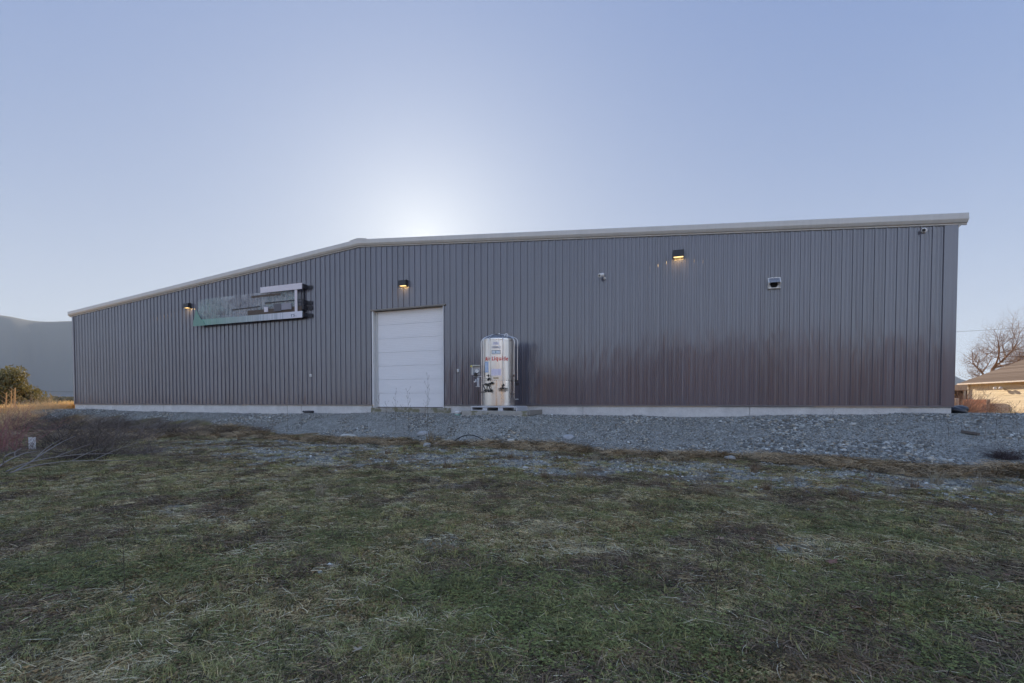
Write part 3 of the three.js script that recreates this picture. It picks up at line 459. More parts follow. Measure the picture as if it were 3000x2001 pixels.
  // labels on the shell
  const patch = (px0, px1, ya, yb, t, name, label) => { const a0 = ang(px0) * RAD, a1 = ang(px1) * RAD; const g = new THREE.CylinderGeometry(R + 0.003, R + 0.003, yb - ya, 16, 1, true, a0, a1 - a0).translate(0, (ya + yb) / 2, 0); return part(tank, name, g, new THREE.MeshStandardMaterial({ map: t, roughness: 0.55, side: THREE.DoubleSide }), label); };
  const lines = (bg, ink, n, w, h, frame) => canvasTex(w, h, (g) => { g.fillStyle = bg; g.fillRect(0, 0, w, h); if (frame) { g.strokeStyle = frame; g.lineWidth = h * 0.1; g.strokeRect(0, 0, w, h); } g.fillStyle = ink; for (let i = 0; i < n; i++) g.fillRect(w * 0.1, h * (0.16 + 0.74 * i / n), w * (0.45 + 0.35 * hash(i, n)), h * 0.32 / n); });
  patch(1446, 1464, y0 + H - 0.27, y0 + H - 0.15, lines('#f0ecf0', '#a8a8be', 2, 128, 48), 'name_plate');
  patch(1443, 1468.5, y0 + H - 0.40, y0 + H - 0.32, lines('#e6e2e2', '#5a5a68', 2, 128, 40, '#555560'), 'name_plate');
  patch(1443, 1468, y0 + H - 0.62, y0 + H - 0.47, canvasTex(128, 64, (g) => { g.fillStyle = '#e4eef6'; g.fillRect(0, 0, 128, 64); g.strokeStyle = '#3a3f4a'; g.lineWidth = 9; g.strokeRect(2, 2, 124, 60); g.fillStyle = '#2f6f7a'; g.beginPath(); g.moveTo(62, 20); g.lineTo(74, 32); g.lineTo(62, 44); g.lineTo(50, 32); g.fill(); g.fillRect(60, 8, 3, 48); g.fillStyle = '#8d97a5'; g.fillRect(14, 40, 30, 3); g.fillRect(84, 22, 28, 3); g.fillRect(84, 42, 28, 3); }), 'warning_diamond');
  patch(1422.5, 1433.5, y0 + 1.30, y0 + 1.72, lines('#b4cdec', '#dfe8f4', 6, 48, 96, '#98b0d0'), 'info_sticker');
  patch(1441.5, 1470, y0 + 1.17, y0 + 1.43, canvasTex(160, 96, (g) => { g.fillStyle = '#ebe6f4'; g.fillRect(0, 0, 160, 96); g.fillStyle = '#b8b2cc'; for (let i = 0; i < 5; i++) g.fillRect(112, 10 + i * 16, 34, 6); g.fillStyle = '#cfccE2'; for (let i = 0; i < 6; i++) g.fillRect(14, 14 + i * 12, 78, 3); }), 'info_sticker');
  patch(1447, 1463, y0 + 1.05, y0 + 1.10, lines('#c0a878', '#6a5a48', 1, 64, 20), 'small_label');
  const font = await new FontLoader().loadAsync('fonts/droid/droid_sans_bold.typeface.json');
  const red = new THREE.MeshStandardMaterial({ color: C(0.72, 0.02, 0.02), roughness: 0.5 });
  let a = ang(1424);
  const aEnd = ang(1489.5), fullW = (aEnd - a) * RAD * R;
  const probe = new TextGeometry('Air Liquide', { font, size: 1, depth: 0.01, curveSegments: 3 }); probe.computeBoundingBox(); const k = fullW / (probe.boundingBox.max.x - probe.boundingBox.min.x);
  const tg = new TextGeometry('Air Liquide', { font, size: 1, depth: 0.005, curveSegments: 3 }); const tp = tg.attributes.position;
  for (let i = 0; i < tp.count; i++) { const th = a * RAD + (tp.getX(i) - probe.boundingBox.min.x) * k / R, r = R + 0.002 + tp.getZ(i); tp.setXYZ(i, Math.sin(th) * r, y0 + H - 0.865 + tp.getY(i) * 0.148, Math.cos(th) * r); }
  tg.computeVertexNormals(); part(tank, 'red_lettering', tg, red);
  // bucket and strap beside it on the pad edge
  const bk = at(1341, 1208, 20.1); bk.y = gY(bk.x, bk.z) - 0.01;
  const bq = thing('plastic_bucket', 'white plastic bucket with green band lying by the concrete pad', 'bucket', [bk.x, bk.y, bk.z]);
  part(bq, 'pail', new THREE.LatheGeometry(L([[0, 0.02], [0.115, 0.02], [0.125, 0.15], [0.12, 0.165], [0.06, 0.19], [0, 0.195]]), 24), whitePl); part(bq, 'band', new THREE.LatheGeometry(L([[0.12, 0.0], [0.128, 0.0], [0.128, 0.05], [0.12, 0.05]]), 24), std(0.16, 0.5, 0.38, 0.5));
  const hs = thing('black_fitting', 'crumpled black plastic pipe end beside the white bucket', 'pipe', [bk.x + 0.24, bk.y, bk.z - 0.1]);
  part(hs, 'pipe', tube([[-0.1, 0.12, 0], [0.0, 0.07, 0.03], [0.1, 0.05, 0], [0.2, 0.05, -0.03]], 0.045, 12, 8), blackPl); part(hs, 'collar', cyl(0.06, 0.06, 0.06, 10, -0.09, 0.115, 0, 0, 1.0), blackPl);
}
console.log('built walls');

// ------------------------------------------------------------------ small things on the gravel
const wood = new THREE.MeshStandardMaterial({ color: C(0.36, 0.29, 0.20), roughness: 0.9, map: tex(128, 128, (u, v) => grey(0.75 + 0.4 * (tnoise(u, v, 3, 40, 4) - 0.5))) });
function plank(px0, py0, px1, py1, w, h, m, label) {
  const A = onGround(px0, py0), B = onGround(px1, py1), L = A.distanceTo(B), c = A.clone().add(B).multiplyScalar(0.5);
  const o = single('wooden_board', uvMetres(flat(rbox(L, h, w, 0.006)), 2), m, label, 'board', [c.x, Math.max(c.y, gY(c.x, c.z)) + h * 0.55, c.z]);
  o.quaternion.setFromUnitVectors(V3(1, 0, 0), B.sub(A).normalize()); return o;
}
plank(836, 1278, 932, 1271, 0.14, 0.05, wood, 'pale weathered wooden board lying at the foot of the gravel bank');
plank(2818, 1268, 2868, 1276, 0.16, 0.07, std(0.14, 0.12, 0.105, 0.95), 'dark grey wooden board lying on the gravel bank past the tank');
plank(562, 1197, 590, 1194, 0.2, 0.05, std(0.12, 0.10, 0.08, 0.95), 'short dark board against the concrete base below the sign');
{
  const q = onWall(906, 1206, 0.35), p = world(q.s, 0, 0.35); const y = gY(p.x, p.z);
  const o = thing('black_drain', 'low black plastic drain lump against the concrete base', 'drain', [p.x, y, p.z], TURN);
  part(o, 'body', rbox(0.46, 0.15, 0.22, 0.05, 0, 0.07, 0), blackPl); part(o, 'spout', cyl(0.05, 0.05, 0.3, 10, -0.2, 0.07, 0.05, 0, 1.4), blackPl);
  const p2 = at(2800, 1202, 15.6); const y2 = gY(p2.x, p2.z);
  const o2 = thing('black_bag', 'black plastic sack slumped by the warehouse corner nearest the bungalow', 'sack', [p2.x, y2, p2.z], 0.3);
  const g = new THREE.SphereGeometry(0.3, 20, 12); const gp = g.attributes.position; for (let i = 0; i < gp.count; i++) { const k = 0.8 + 0.4 * vnoise(gp.getX(i) * 9 + 4, gp.getY(i) * 9 + gp.getZ(i) * 7); gp.setXYZ(i, gp.getX(i) * k * 1.2, Math.max(0, gp.getY(i) * 0.55 * k + 0.1), gp.getZ(i) * k); } g.computeVertexNormals();
  part(o2, 'sack', g, new THREE.MeshPhysicalMaterial({ color: C(0.012, 0.013, 0.02), roughness: 0.3 })); part(o2, 'knot', cyl(0.05, 0.02, 0.12, 8, 0.3, 0.1, 0.05, 0, -1.2), blackPl);
  // the black hose arching at the toe of the bank
  const a = onGround(1324, 1301), b = onGround(1418, 1290), c1 = a.clone().lerp(b, 0.25), c2 = a.clone().lerp(b, 0.6); c1.y += 0.2; c2.y += 0.24;
  single('black_hose', tube([a.clone().add(V3(-0.05, -0.1, 0)), a, c1, c2, b, b.clone().add(V3(0.1, -0.15, 0))], 0.018, 40, 8), blackPl, 'black hose arching out of the foot of the gravel bank', 'hose');
}
// rocks
function rockGeo(seed, det = 2) { const g = flat(new THREE.IcosahedronGeometry(1, det)); const p = g.attributes.position; for (let i = 0; i < p.count; i++) { const x = p.getX(i), y = p.getY(i), z = p.getZ(i); const k = 0.72 + 0.5 * vnoise(x * 1.4 + seed * 9.1, y * 1.4 + z * 1.1 + seed) + 0.12 * vnoise(x * 4 + seed, z * 4 + y * 3); p.setXYZ(i, x * k, y * k * 0.62, z * k * 0.85); } g.computeVertexNormals(); return g; }
{
  const gs = [0, 1, 2].map((s) => rockGeo(s + 1)), mats = [std(0.50, 0.50, 0.46, 0.9), std(0.42, 0.44, 0.46, 0.9), std(0.36, 0.36, 0.34, 0.9)];
  const list = [[1022, 1283, 34, 0, 'long pale stone lying at the foot of the bank below the door'], [1368, 1303, 15, 0, 'round white stone beside the arching black hose'], [1238, 1275, 24, 1, 'flat pale stone just above the dry grass clump'], [1282, 1303, 16, 1, 'bluish stone beside the dry grass clump'], [1497, 1296, 20, 0, 'pale rounded stone on top of the dark weed bank'], [2138, 1346, 22, 2, 'large pale rounded boulder half hidden in dead weeds'], [2069, 1328, 18, 0, 'pale stone sitting on the upper edge of the weed bank'], [1665, 1285, 24, 1, 'grey blue stone low on the gravel bank'], [2722, 1347, 16, 0, 'angular white stone above the orange leaf'], [2498, 1245, 14, 0, 'white upright stone high on the gravel bank'], [1252, 1308, 22, 2, 'grey stone below the dry grass clump'], [1540, 1373, 13, 0, 'small white stone out on the gravel track']];
  list.forEach(([px, py, w, m, label], i) => { const p = onGround(px, py), r = w / FOC * -p.z * 0.62; const o = single('stone', gs[i % 3], mats[m], label, 'stone', [p.x, p.y + r * 0.25, p.z]); o.scale.setScalar(r); if (i === 0) o.scale.set(r * 1.1, r * 0.55, r * 0.5); o.rotation.y = i * 1.7; });
}
{ // white marker post
  const p = onGround(95, 1318); const w = 16 / FOC * -p.z, h = 32 / FOC * -p.z;
  const t = canvasTex(64, 128, (g) => { g.fillStyle = '#e6e8ea'; g.fillRect(0, 0, 64, 128); const r = rngOf(9); for (let i = 0; i < 70; i++) { g.fillStyle = r() < 0.75 ? '#3d4238' : '#8d9490'; const x = 10 + r() * 48, y = 14 + Math.pow(r(), 0.8) * 108; g.beginPath(); g.ellipse(x, y, 1 + 4 * r(), 1 + 3 * r(), r() * 3, 0, 7); g.fill(); } });
  const o = thing('marker_post', 'short white plastic marker post with peeling dark marks among the brambles', 'marker post', [p.x, p.y, p.z], 0.4);
  part(o, 'post', rbox(w, h * 1.15, 0.05, 0.015, 0, h * 0.56, 0), new THREE.MeshStandardMaterial({ map: t, roughness: 0.6 })); part(o, 'cap', rbox(w * 1.02, 0.02, 0.06, 0.006, 0, h * 1.13, 0), whitePl);
}

// ------------------------------------------------------------------ gravel
{
  const r = rngOf(11), protos = [0, 1, 2, 3].map((s) => rockGeo(s + 10, 0)), lists = [[], [], [], []];
  const put = (x, z, size) => lists[Math.floor(r() * 4)].push([x, z, size, r(), r()]);
  let guard = 0;
  for (let i = 0; i < 330000; i++) {                               // bank
    const s = lerp(-6, WID + 7, r()), t = lerp(0.02, 6.9, r()), p = world(s, 0, t); const F = -p.z; if (Math.abs(p.x) > 1.15 * F) continue;
    const c = cover(p.x, p.z); if (r() > c.gravel) continue;
    const coarse = ss(0.52, 0.68, fbm(p.x * 0.8 + 5, p.z * 0.8 + 2)) + (s > 28 && s < 44 ? 0.25 : 0); const fine = s > 20 && s < 26.5 ? 0.35 : 1;
    const z = Math.pow(r(), 3.2); const size = (0.009 + 0.042 * z * (0.30 + 1.0 * coarse)) * lerp(0.75, 1, fine); put(p.x, p.z, size);
    if (++guard > 190000) break;
  }
  for (let i = 0; i < 150000; i++) {                                // flat track and lawn
    const F = 2.2 + 20 * Math.pow(r(), 0.75), x = (r() * 2 - 1) * 1.12 * F, z = -F; const c = cover(x, z); if (c.gravel > 0.5) continue;
    if (r() > c.track * 0.95 + 0.015) continue; put(x, z, 0.008 + 0.032 * Math.pow(r(), 3.5));
  }
  const q = new THREE.Quaternion(), e = new THREE.Euler(), m = new THREE.Matrix4(), col = new THREE.Color();
  lists.forEach((l, k) => {
    const im = shadows(new THREE.InstancedMesh(protos[k], new THREE.MeshStandardMaterial({ roughness: 0.92 }), l.length));
    l.forEach(([x, z, s, a, b], i) => {
      e.set((b - 0.5) * 0.9, a * 6.28, (hash(i, k) - 0.5) * 0.9); q.setFromEuler(e); m.compose(V3(x, gY(x, z) + s * 0.22, z), q, V3(s, s, s)); im.setMatrixAt(i, m);
      const v = 0.15 + 0.36 * Math.pow(hash(i, k + 9), 2.0) + (hash(i, k + 2) > 0.955 ? 0.25 : 0), w = hash(i, k + 4); col.setRGB(v * (w > 0.8 ? 1.12 : 0.98), v * 1.01, v * (w > 0.8 ? 0.80 : 0.95)); im.setColorAt(i, col);
    });
    im.name = numbered('gravel'); im.userData.kind = 'stuff'; tag(im, ['crushed grey gravel heaped along the foot of the warehouse', 'crushed blue-grey gravel of the bank and track', 'crushed pale gravel spread over the bank', 'crushed dark gravel scattered over the bank'][k], 'gravel'); scene.add(im);
    console.log('gravel', l.length);
  });
}

// ------------------------------------------------------------------ lawn: straw, clover, blades, litter
{
  const straw = (seed, n, len, w, flatness) => { const r = rngOf(seed), T = new Tris(); for (let i = 0; i < n; i++) { const a = r() * 6.28, l = len * (0.4 + 0.8 * r()), x = (r() - 0.5) * 0.22, z = (r() - 0.5) * 0.22, y = 0.004 + 0.02 * r(), bend = (r() - 0.5) * 1.6, up = flatness * r(); const pts = []; let ca = a, px = x, py = y, pz = z; for (let k = 0; k <= 4; k++) { pts.push([px, Math.max(0.003, py), pz]); ca += bend / 4; px += Math.cos(ca) * l / 4; pz += Math.sin(ca) * l / 4; py += l / 4 * up * (1 - k / 2.2); } const s = r() * 0.9; T.ribbon(pts, w * (0.6 + 0.8 * r()), [-Math.sin(a) * Math.cos(s), Math.sin(s), Math.cos(a) * Math.cos(s)], 0.4); } return T.geo(); };
  const blades = (seed, n, h, w, spread) => { const r = rngOf(seed), T = new Tris(); for (let i = 0; i < n; i++) { const a = r() * 6.28, x = (r() - 0.5) * spread, z = (r() - 0.5) * spread, l = h * (0.45 + 0.8 * r()), lean = 0.25 + 1.0 * r(); const pts = []; for (let k = 0; k <= 3; k++) { const t = k / 3; pts.push([x + Math.cos(a) * l * lean * t * t, l * t * (1 - 0.28 * lean * t), z + Math.sin(a) * l * lean * t * t]); } T.ribbon(pts, w * (0.7 + 0.6 * r()), [-Math.sin(a), 0, Math.cos(a)], 0.1); } return T.geo(); };
  const clover = (seed, n, size) => { const r = rngOf(seed), T = new Tris(); for (let i = 0; i < n; i++) { const x = (r() - 0.5) * 0.2, z = (r() - 0.5) * 0.2, y = 0.008 + 0.03 * r(), a0 = r() * 6.28; for (let k = 0; k < 3; k++) { const a = a0 + k * 2.094, s = size * (0.7 + 0.6 * r()), tilt = 0.35 * (r() - 0.3); const c = Math.cos(a), d = Math.sin(a); T.quad([x, y, z], [x + (c * 0.7 - d * 0.55) * s, y + tilt * s * 0.7, z + (d * 0.7 + c * 0.55) * s], [x + c * s * 1.25, y + tilt * s, z + d * s * 1.25], [x + (c * 0.7 + d * 0.55) * s, y + tilt * s * 0.7, z + (d * 0.7 - c * 0.55) * s]); } } return T.geo(); };
  const litter = (seed, n) => { const r = rngOf(seed), T = new Tris(); for (let i = 0; i < n; i++) { const x = (r() - 0.5) * 0.22, z = (r() - 0.5) * 0.22, y = 0.004 + 0.016 * r(), a = r() * 6.28, s = 0.006 + 0.014 * r(), c = Math.cos(a) * s, d = Math.sin(a) * s, u = () => y + (r() - 0.5) * s * 1.3; T.quad([x - c, u(), z - d], [x + d * 0.45, u(), z - c * 0.45], [x + c, u(), z + d], [x - d * 0.45, u(), z + c * 0.45]); } return T.geo(); };
  const leafM = (r, g, b, tr = 0.25) => new THREE.MeshPhysicalMaterial({ color: C(r, g, b), roughness: 0.85, side: THREE.DoubleSide });
  const kinds = [
    { name: 'dry_grass', geo: straw(21, 44, 0.085, 0.0042, 0.16), label: 'flattened pale dry grass matted over the lawn', cat: 'dry grass', c: [0.56, 0.47, 0.235], v: 0.9, w: (c) => (0.30 + 0.65 * ss(0.36, 0.66, c.n3)) * (1 - 0.92 * c.moss) * (1 - 0.15 * c.green) * (1 - 0.85 * c.bald) * (1 - 0.55 * c.dead) * Math.pow(1 - 0.97 * c.track, 2) * (1 - 0.6 * c.weeds) },
    { name: 'dry_grass', geo: straw(22, 22, 0.13, 0.0036, 0.42), label: 'loose curling straw standing out of the lawn', cat: 'dry grass', c: [0.62, 0.52, 0.29], v: 0.65, w: (c) => 0.04 + 0.24 * ss(0.38, 0.68, c.n1) * Math.pow(1 - 0.97 * c.track, 2) },
    { name: 'clover', geo: clover(23, 30, 0.0085), label: 'low green clover growing through the lawn', cat: 'clover', c: [0.158, 0.175, 0.052], v: 1.0, w: (c) => 1.25 * c.green * (1 - 0.5 * c.dead) * (1 - 0.8 * c.bald) * Math.pow(1 - 0.98 * c.track, 2) * (1 - 0.85 * c.moss) * (1 - 0.7 * c.weeds) },
    { name: 'green_grass', geo: blades(24, 30, 0.032, 0.0045, 0.2), label: 'short green grass blades of the lawn', cat: 'grass', c: [0.20, 0.208, 0.060], v: 1.0, w: (c) => (0.1 + 0.8 * c.green) * (1 - 0.4 * c.dead) * (1 - 0.7 * c.bald) * Math.pow(1 - 0.96 * c.track, 2) * (1 - 0.6 * c.weeds) },
    { name: 'leaf_litter', geo: litter(25, 46), label: 'dark brown leaf litter between the grass', cat: 'leaf litter', c: [0.25, 0.18, 0.09], v: 1.0, w: (c) => 0.95 * Math.pow(1 - 0.93 * c.track, 2) * (1 - 0.8 * c.bald) * (1 - 0.6 * c.moss) * (0.7 + 0.3 * c.dead) },
    { name: 'dead_weeds', geo: straw(26, 40, 0.15, 0.006, 1.0), label: 'dark dead weeds tangled along the foot of the gravel bank', cat: 'weeds', c: [0.32, 0.24, 0.14], v: 0.95, w: (c) => 1.3 * c.weeds * ss(0.3, 0.55, c.n3) },
  ];
  kinds.push({ name: 'grass_tufts', geo: blades(27, 34, 0.075, 0.0042, 0.09), label: 'small uneven tufts of taller grass dotted over the lawn', cat: 'grass', c: [0.26, 0.25, 0.10], v: 1.1, w: (c) => 0.09 * (1 - 0.9 * c.track) * (1 - 0.8 * c.bald) });
  kinds.push({ name: 'dead_stems', geo: straw(28, 34, 0.09, 0.005, 0.7), label: 'dark brown dead stems matted in patches of the lawn', cat: 'dead stems', c: [0.17, 0.12, 0.075], v: 1.1, w: (c) => 0.5 * c.dead * (1 - 0.9 * c.track) });
  kinds.push({ name: 'bright_straw', geo: straw(29, 5, 0.15, 0.0045, 0.55), label: 'single bleached straws lying loose on the lawn', cat: 'straw', c: [0.80, 0.72, 0.50], v: 0.4, w: (c) => 0.09 * (1 - 0.9 * c.track) });
  const r = rngOf(31), q = new THREE.Quaternion(), e = new THREE.Euler(), m = new THREE.Matrix4(), col = new THREE.Color();
  const spots = kinds.map(() => []);
  for (let i = 0; i < 230000; i++) {
    const F = 2.0 + 21 * Math.pow(r(), 1.25), x = (r() * 2 - 1) * 1.13 * F, z = -F; const c = cover(x, z); if (c.gravel > 0.35) continue;
    kinds.forEach((k, n) => { if (r() < 0.62 * k.w(c)) spots[n].push([x + (r() - 0.5) * 0.2, z + (r() - 0.5) * 0.2, r(), r(), F]); });
  }
  kinds.forEach((k, n) => {
    const l = spots[n], im = shadows(new THREE.InstancedMesh(k.geo, leafM(1, 1, 1), l.length));
    l.forEach(([x, z, a, b, F], i) => { const s = (k.name === 'dry_grass' ? 0.82 : 1) * (0.65 + 0.6 * b) * (1 + 0.02 * Math.max(0, F - 5)) * (k.name === 'dead_weeds' ? 1.1 + 0.5 * b : 1), sy = k.name === 'leaf_litter' ? 1 : s; e.set(0, a * 6.283, 0); q.setFromEuler(e); m.compose(V3(x, gY(x, z), z), q, V3(s, sy, s)); im.setMatrixAt(i, m); const v = 1 + k.v * (hash(i, n) - 0.5) * 1.6, w = 0.16 * (hash(i, n + 40) - 0.5); col.setRGB(k.c[0] * v * (1 + w), k.c[1] * v, k.c[2] * v * (1 - w)); im.setColorAt(i, col); });
    im.name = numbered(k.name); im.userData.kind = 'stuff'; tag(im, k.label, k.cat); scene.add(im); console.log(k.name, l.length);
  });
  // clumps of bunch grass, each a plant
  const tg = [0, 1, 2].map((s) => blades(50 + s, 70, 0.3, 0.007, 0.16)); const tm = [leafM(0.30, 0.24, 0.15), leafM(0.20, 0.135, 0.085), leafM(0.36, 0.31, 0.22)];
  const clumps = [[935, 1455, 0, 2, 1.0, 'pale clump of dry bunch grass standing alone in the lawn'], [1262, 1295, 1, 0, 1.9, 'tall tan clump of dry grass at the foot of the gravel below the door'], [2745, 1418, 2, 2, 1.2, 'pale seeded clump of dry grass on the gravel track'], [860, 1400, 1, 2, 0.9, 'loose pale clump of dry grass behind the lone bunch grass']];
  for (const [px, py, g, k, s, label] of clumps) { const p = onGround(px, py); const o = single('grass_clump', tg[g], tm[k], label, 'grass clump', [p.x, p.y - 0.01, p.z]); o.scale.setScalar(s); o.rotation.y = px; }
  const more = [[1136, 1330], [1150, 1362], [1310, 1372], [1410, 1365], [1495, 1342], [1555, 1345], [1630, 1345], [1745, 1350], [1840, 1355], [2080, 1390], [2210, 1385], [2310, 1415], [2240, 1438], [2075, 1450], [2550, 1400], [2610, 1448], [2465, 1455], [2620, 1395], [2680, 1430], [2870, 1430], [2940, 1380], [2780, 1370], [1185, 1320], [1270, 1420], [1600, 1405], [1700, 1405], [2500, 1470], [2890, 1395], [700, 1290], [760, 1300], [640, 1280], [600, 1310], [540, 1290]];
  more.forEach(([px, py], i) => { const p = onGround(px, py); const o = single('grass_clump', tg[i % 3], tm[[1, 0, 1, 2][i % 4]], ['reddish brown tuft of dead grass ', 'tan tuft of dead grass ', 'reddish brown tuft of dead grass ', 'straw-pale tuft of dead grass '][i % 4] + (px < 800 ? 'among dark weeds below the sign' : 'on the gravel track'), 'grass clump', [p.x, p.y - 0.01, p.z], ['brown grass tufts', 'tan grass tufts', 'brown grass tufts', 'pale grass tufts'][i % 4] + (px < 800 ? ' below the sign' : ' on the track')); o.scale.setScalar(0.55 + 0.5 * hash(i, 8)); o.rotation.y = i * 2.4; });
  // fallen leaves
  const lf = (() => { const s = new THREE.Shape(), n = 5; const pts = []; for (let i = 0; i <= 40; i++) { const a = i / 40 * 6.2832, k = 0.45 + 0.55 * Math.pow(Math.abs(Math.cos(a * n / 2)), 1.6) * (0.75 + 0.25 * Math.cos(a)); pts.push(new THREE.Vector2(Math.cos(a) * k, Math.sin(a) * k)); } s.setFromPoints(pts); const g = flat(new THREE.ExtrudeGeometry(s, { depth: 0.02, bevelEnabled: false })); g.rotateX(-Math.PI / 2); const p = g.attributes.position; for (let i = 0; i < p.count; i++) p.setY(i, p.getY(i) + 0.25 * p.getX(i) * p.getX(i) + 0.2 * p.getZ(i) * p.getX(i)); g.computeVertexNormals(); return g; })();
  const lm = [std(0.26, 0.135, 0.10, 0.8), std(0.36, 0.25, 0.17, 0.8), std(0.48, 0.15, 0.06, 0.8), std(0.40, 0.34, 0.24, 0.8)];
  [[2436, 1660, 20, 0, 'reddish brown fallen maple leaf on the lawn'], [2690, 1370, 14, 2, 'bright orange fallen leaf on the dead weed bank'], [1050, 1925, 20, 3, 'pale grey fallen leaf low on the lawn'], [2240, 1866, 19, 1, 'pinkish fallen maple leaf near a patch of moss'], [2508, 1797, 15, 1, 'pinkish fallen leaf beside a mossy bare patch'], [2945, 1700, 16, 0, 'dull red fallen leaf at the lawn edge'], [2110, 1590, 15, 1, 'pale pink fallen leaf under a tall dead stalk'], [2205, 1590, 9, 0, 'small rust coloured fallen leaf behind a dead stalk'], [2326, 1688, 9, 3, 'small pale fallen leaf below the maple leaf']].forEach(([px, py, w, k, label], i) => { const p = onGround(px, py), s = w / FOC * -p.z; const o = single('fallen_leaf', lf, lm[k], label, 'leaf', [p.x, p.y + 0.045, p.z]); o.scale.set(s, s, s); o.rotation.set(0.2 * Math.sin(i * 3), i * 1.3, 0.25 * Math.cos(i * 2)); });
}
console.log('lawn done');

// ------------------------------------------------------------------ stalks, brambles, branches
const twigM = std(0.075, 0.058, 0.048, 0.9), greyTwig = std(0.30, 0.27, 0.25, 0.85), brownTwig = std(0.15, 0.12, 0.10, 0.9), redTwig = std(0.34, 0.15, 0.145, 0.8);
function stalkGeo(seed, h, side = 6) { const r = rngOf(seed), T = new Tris(); let p = [0, 0, 0], lx = (r() - 0.5) * 0.25, lz = (r() - 0.5) * 0.25; const n = 6; for (let i = 0; i < n; i++) { const q = [p[0] + lx * h / n + (r() - 0.5) * 0.02, p[1] + h / n, p[2] + lz * h / n]; T.limb(p, q, 0.008 * (1 - i / n * 0.6), 0.008 * (1 - (i + 1) / n * 0.6), 4); if (i > 1) for (let k = 0; k < side / 3; k++) { const a = r() * 6.28, l = h * 0.14 * (0.4 + r()); const b = [q[0] + Math.cos(a) * l, q[1] + l * 0.8, q[2] + Math.sin(a) * l]; T.limb(q, b, 0.004, 0.0025, 3); T.limb(b, [b[0] + (r() - 0.5) * 0.04, b[1] + 0.04, b[2] + (r() - 0.5) * 0.04], 0.008, 0.004, 4); } p = q; } return T.geo(); }
{
  const gs = [0, 1, 2, 3].map((k) => stalkGeo(60 + k, 1, 4 + k * 2));
  const list = [[843, 1258, 160, 0], [882, 1258, 130, 1], [1110, 1262, 95, 2], [1160, 1265, 110, 0], [1135, 1255, 70, 3], [1198, 1262, 115, 1], [1245, 1250, 70, 2], [1252, 1262, 150, 1], [2072, 1215, 24, 3], [2330, 1213, 26, 2], [2440, 1245, 45, 1], [2570, 1250, 40, 0], [2885, 1285, 125, 1], [2780, 1285, 60, 2], [2915, 1290, 90, 0], [2985, 1300, 110, 3], [2740, 1275, 45, 1], [2705, 1340, 60, 0], [1075, 1255, 55, 1], [1180, 1240, 50, 2], [2095, 1800, 240, 2], [2560, 1860, 160, 1], [2600, 1860, 170, 3], [365, 1735, 150, 2], [480, 1220, 60, 0], [2960, 1230, 50, 2], [2930, 1240, 50, 0]];
  list.forEach(([px, py, hp, k], i) => { const p = onGround(px, py), h = hp / FOC * -p.z; const o = single('weed_stalk', gs[k], i % 3 ? twigM : brownTwig, py > 1400 ? 'thin dead weed stalk standing up out of the lawn' : px < 1000 ? 'thin dead weed stalk on the gravel bank below the sign' : px < 1300 ? 'thin dead weed stalk on the gravel before the door' : 'thin dead weed stalk on the gravel bank past the tank', 'weed stalk', [p.x, p.y - 0.02, p.z], py > 1400 ? 'dead stalks in the lawn' : px < 1000 ? 'dead stalks below the sign' : px < 1300 ? 'dead stalks before the door' : 'dead stalks past the tank'); const w = py > 1400 ? 0.3 : Math.min(0.8, 0.32 + h * 0.3); o.scale.set(w, h, w); o.rotation.y = i * 2.1; });
}
function thicket(seed, n, w, h, rad, droop = 0.7) { const r = rngOf(seed), T = new Tris(); for (let i = 0; i < n; i++) { let a = r() * 6.28, p = [(r() - 0.5) * w, 0, (r() - 0.5) * w * 0.8], el = 0.5 + 0.9 * r(), l = h * (0.5 + 0.9 * r()); const m = 6; for (let k = 0; k < m; k++) { const q = [p[0] + Math.cos(a) * Math.cos(el) * l / m * 1.3, Math.max(0.02, p[1] + Math.sin(el) * l / m * 1.3), p[2] + Math.sin(a) * Math.cos(el) * l / m * 1.3]; T.limb(p, q, rad * (1 - 0.75 * k / m), rad * (1 - 0.75 * (k + 1) / m), 3); if (r() < 0.6) { const b = a + (r() - 0.5) * 2.4, e2 = el + (r() - 0.3), s = l * 0.22 * (0.4 + r()); T.limb(q, [q[0] + Math.cos(b) * Math.cos(e2) * s, Math.max(0.02, q[1] + Math.sin(e2) * s), q[2] + Math.sin(b) * Math.cos(e2) * s], rad * 0.5, rad * 0.25, 3); } el -= droop / m * (0.4 + 1.4 * r()); a += (r() - 0.5) * 0.5; p = q; } } return T.geo(); }
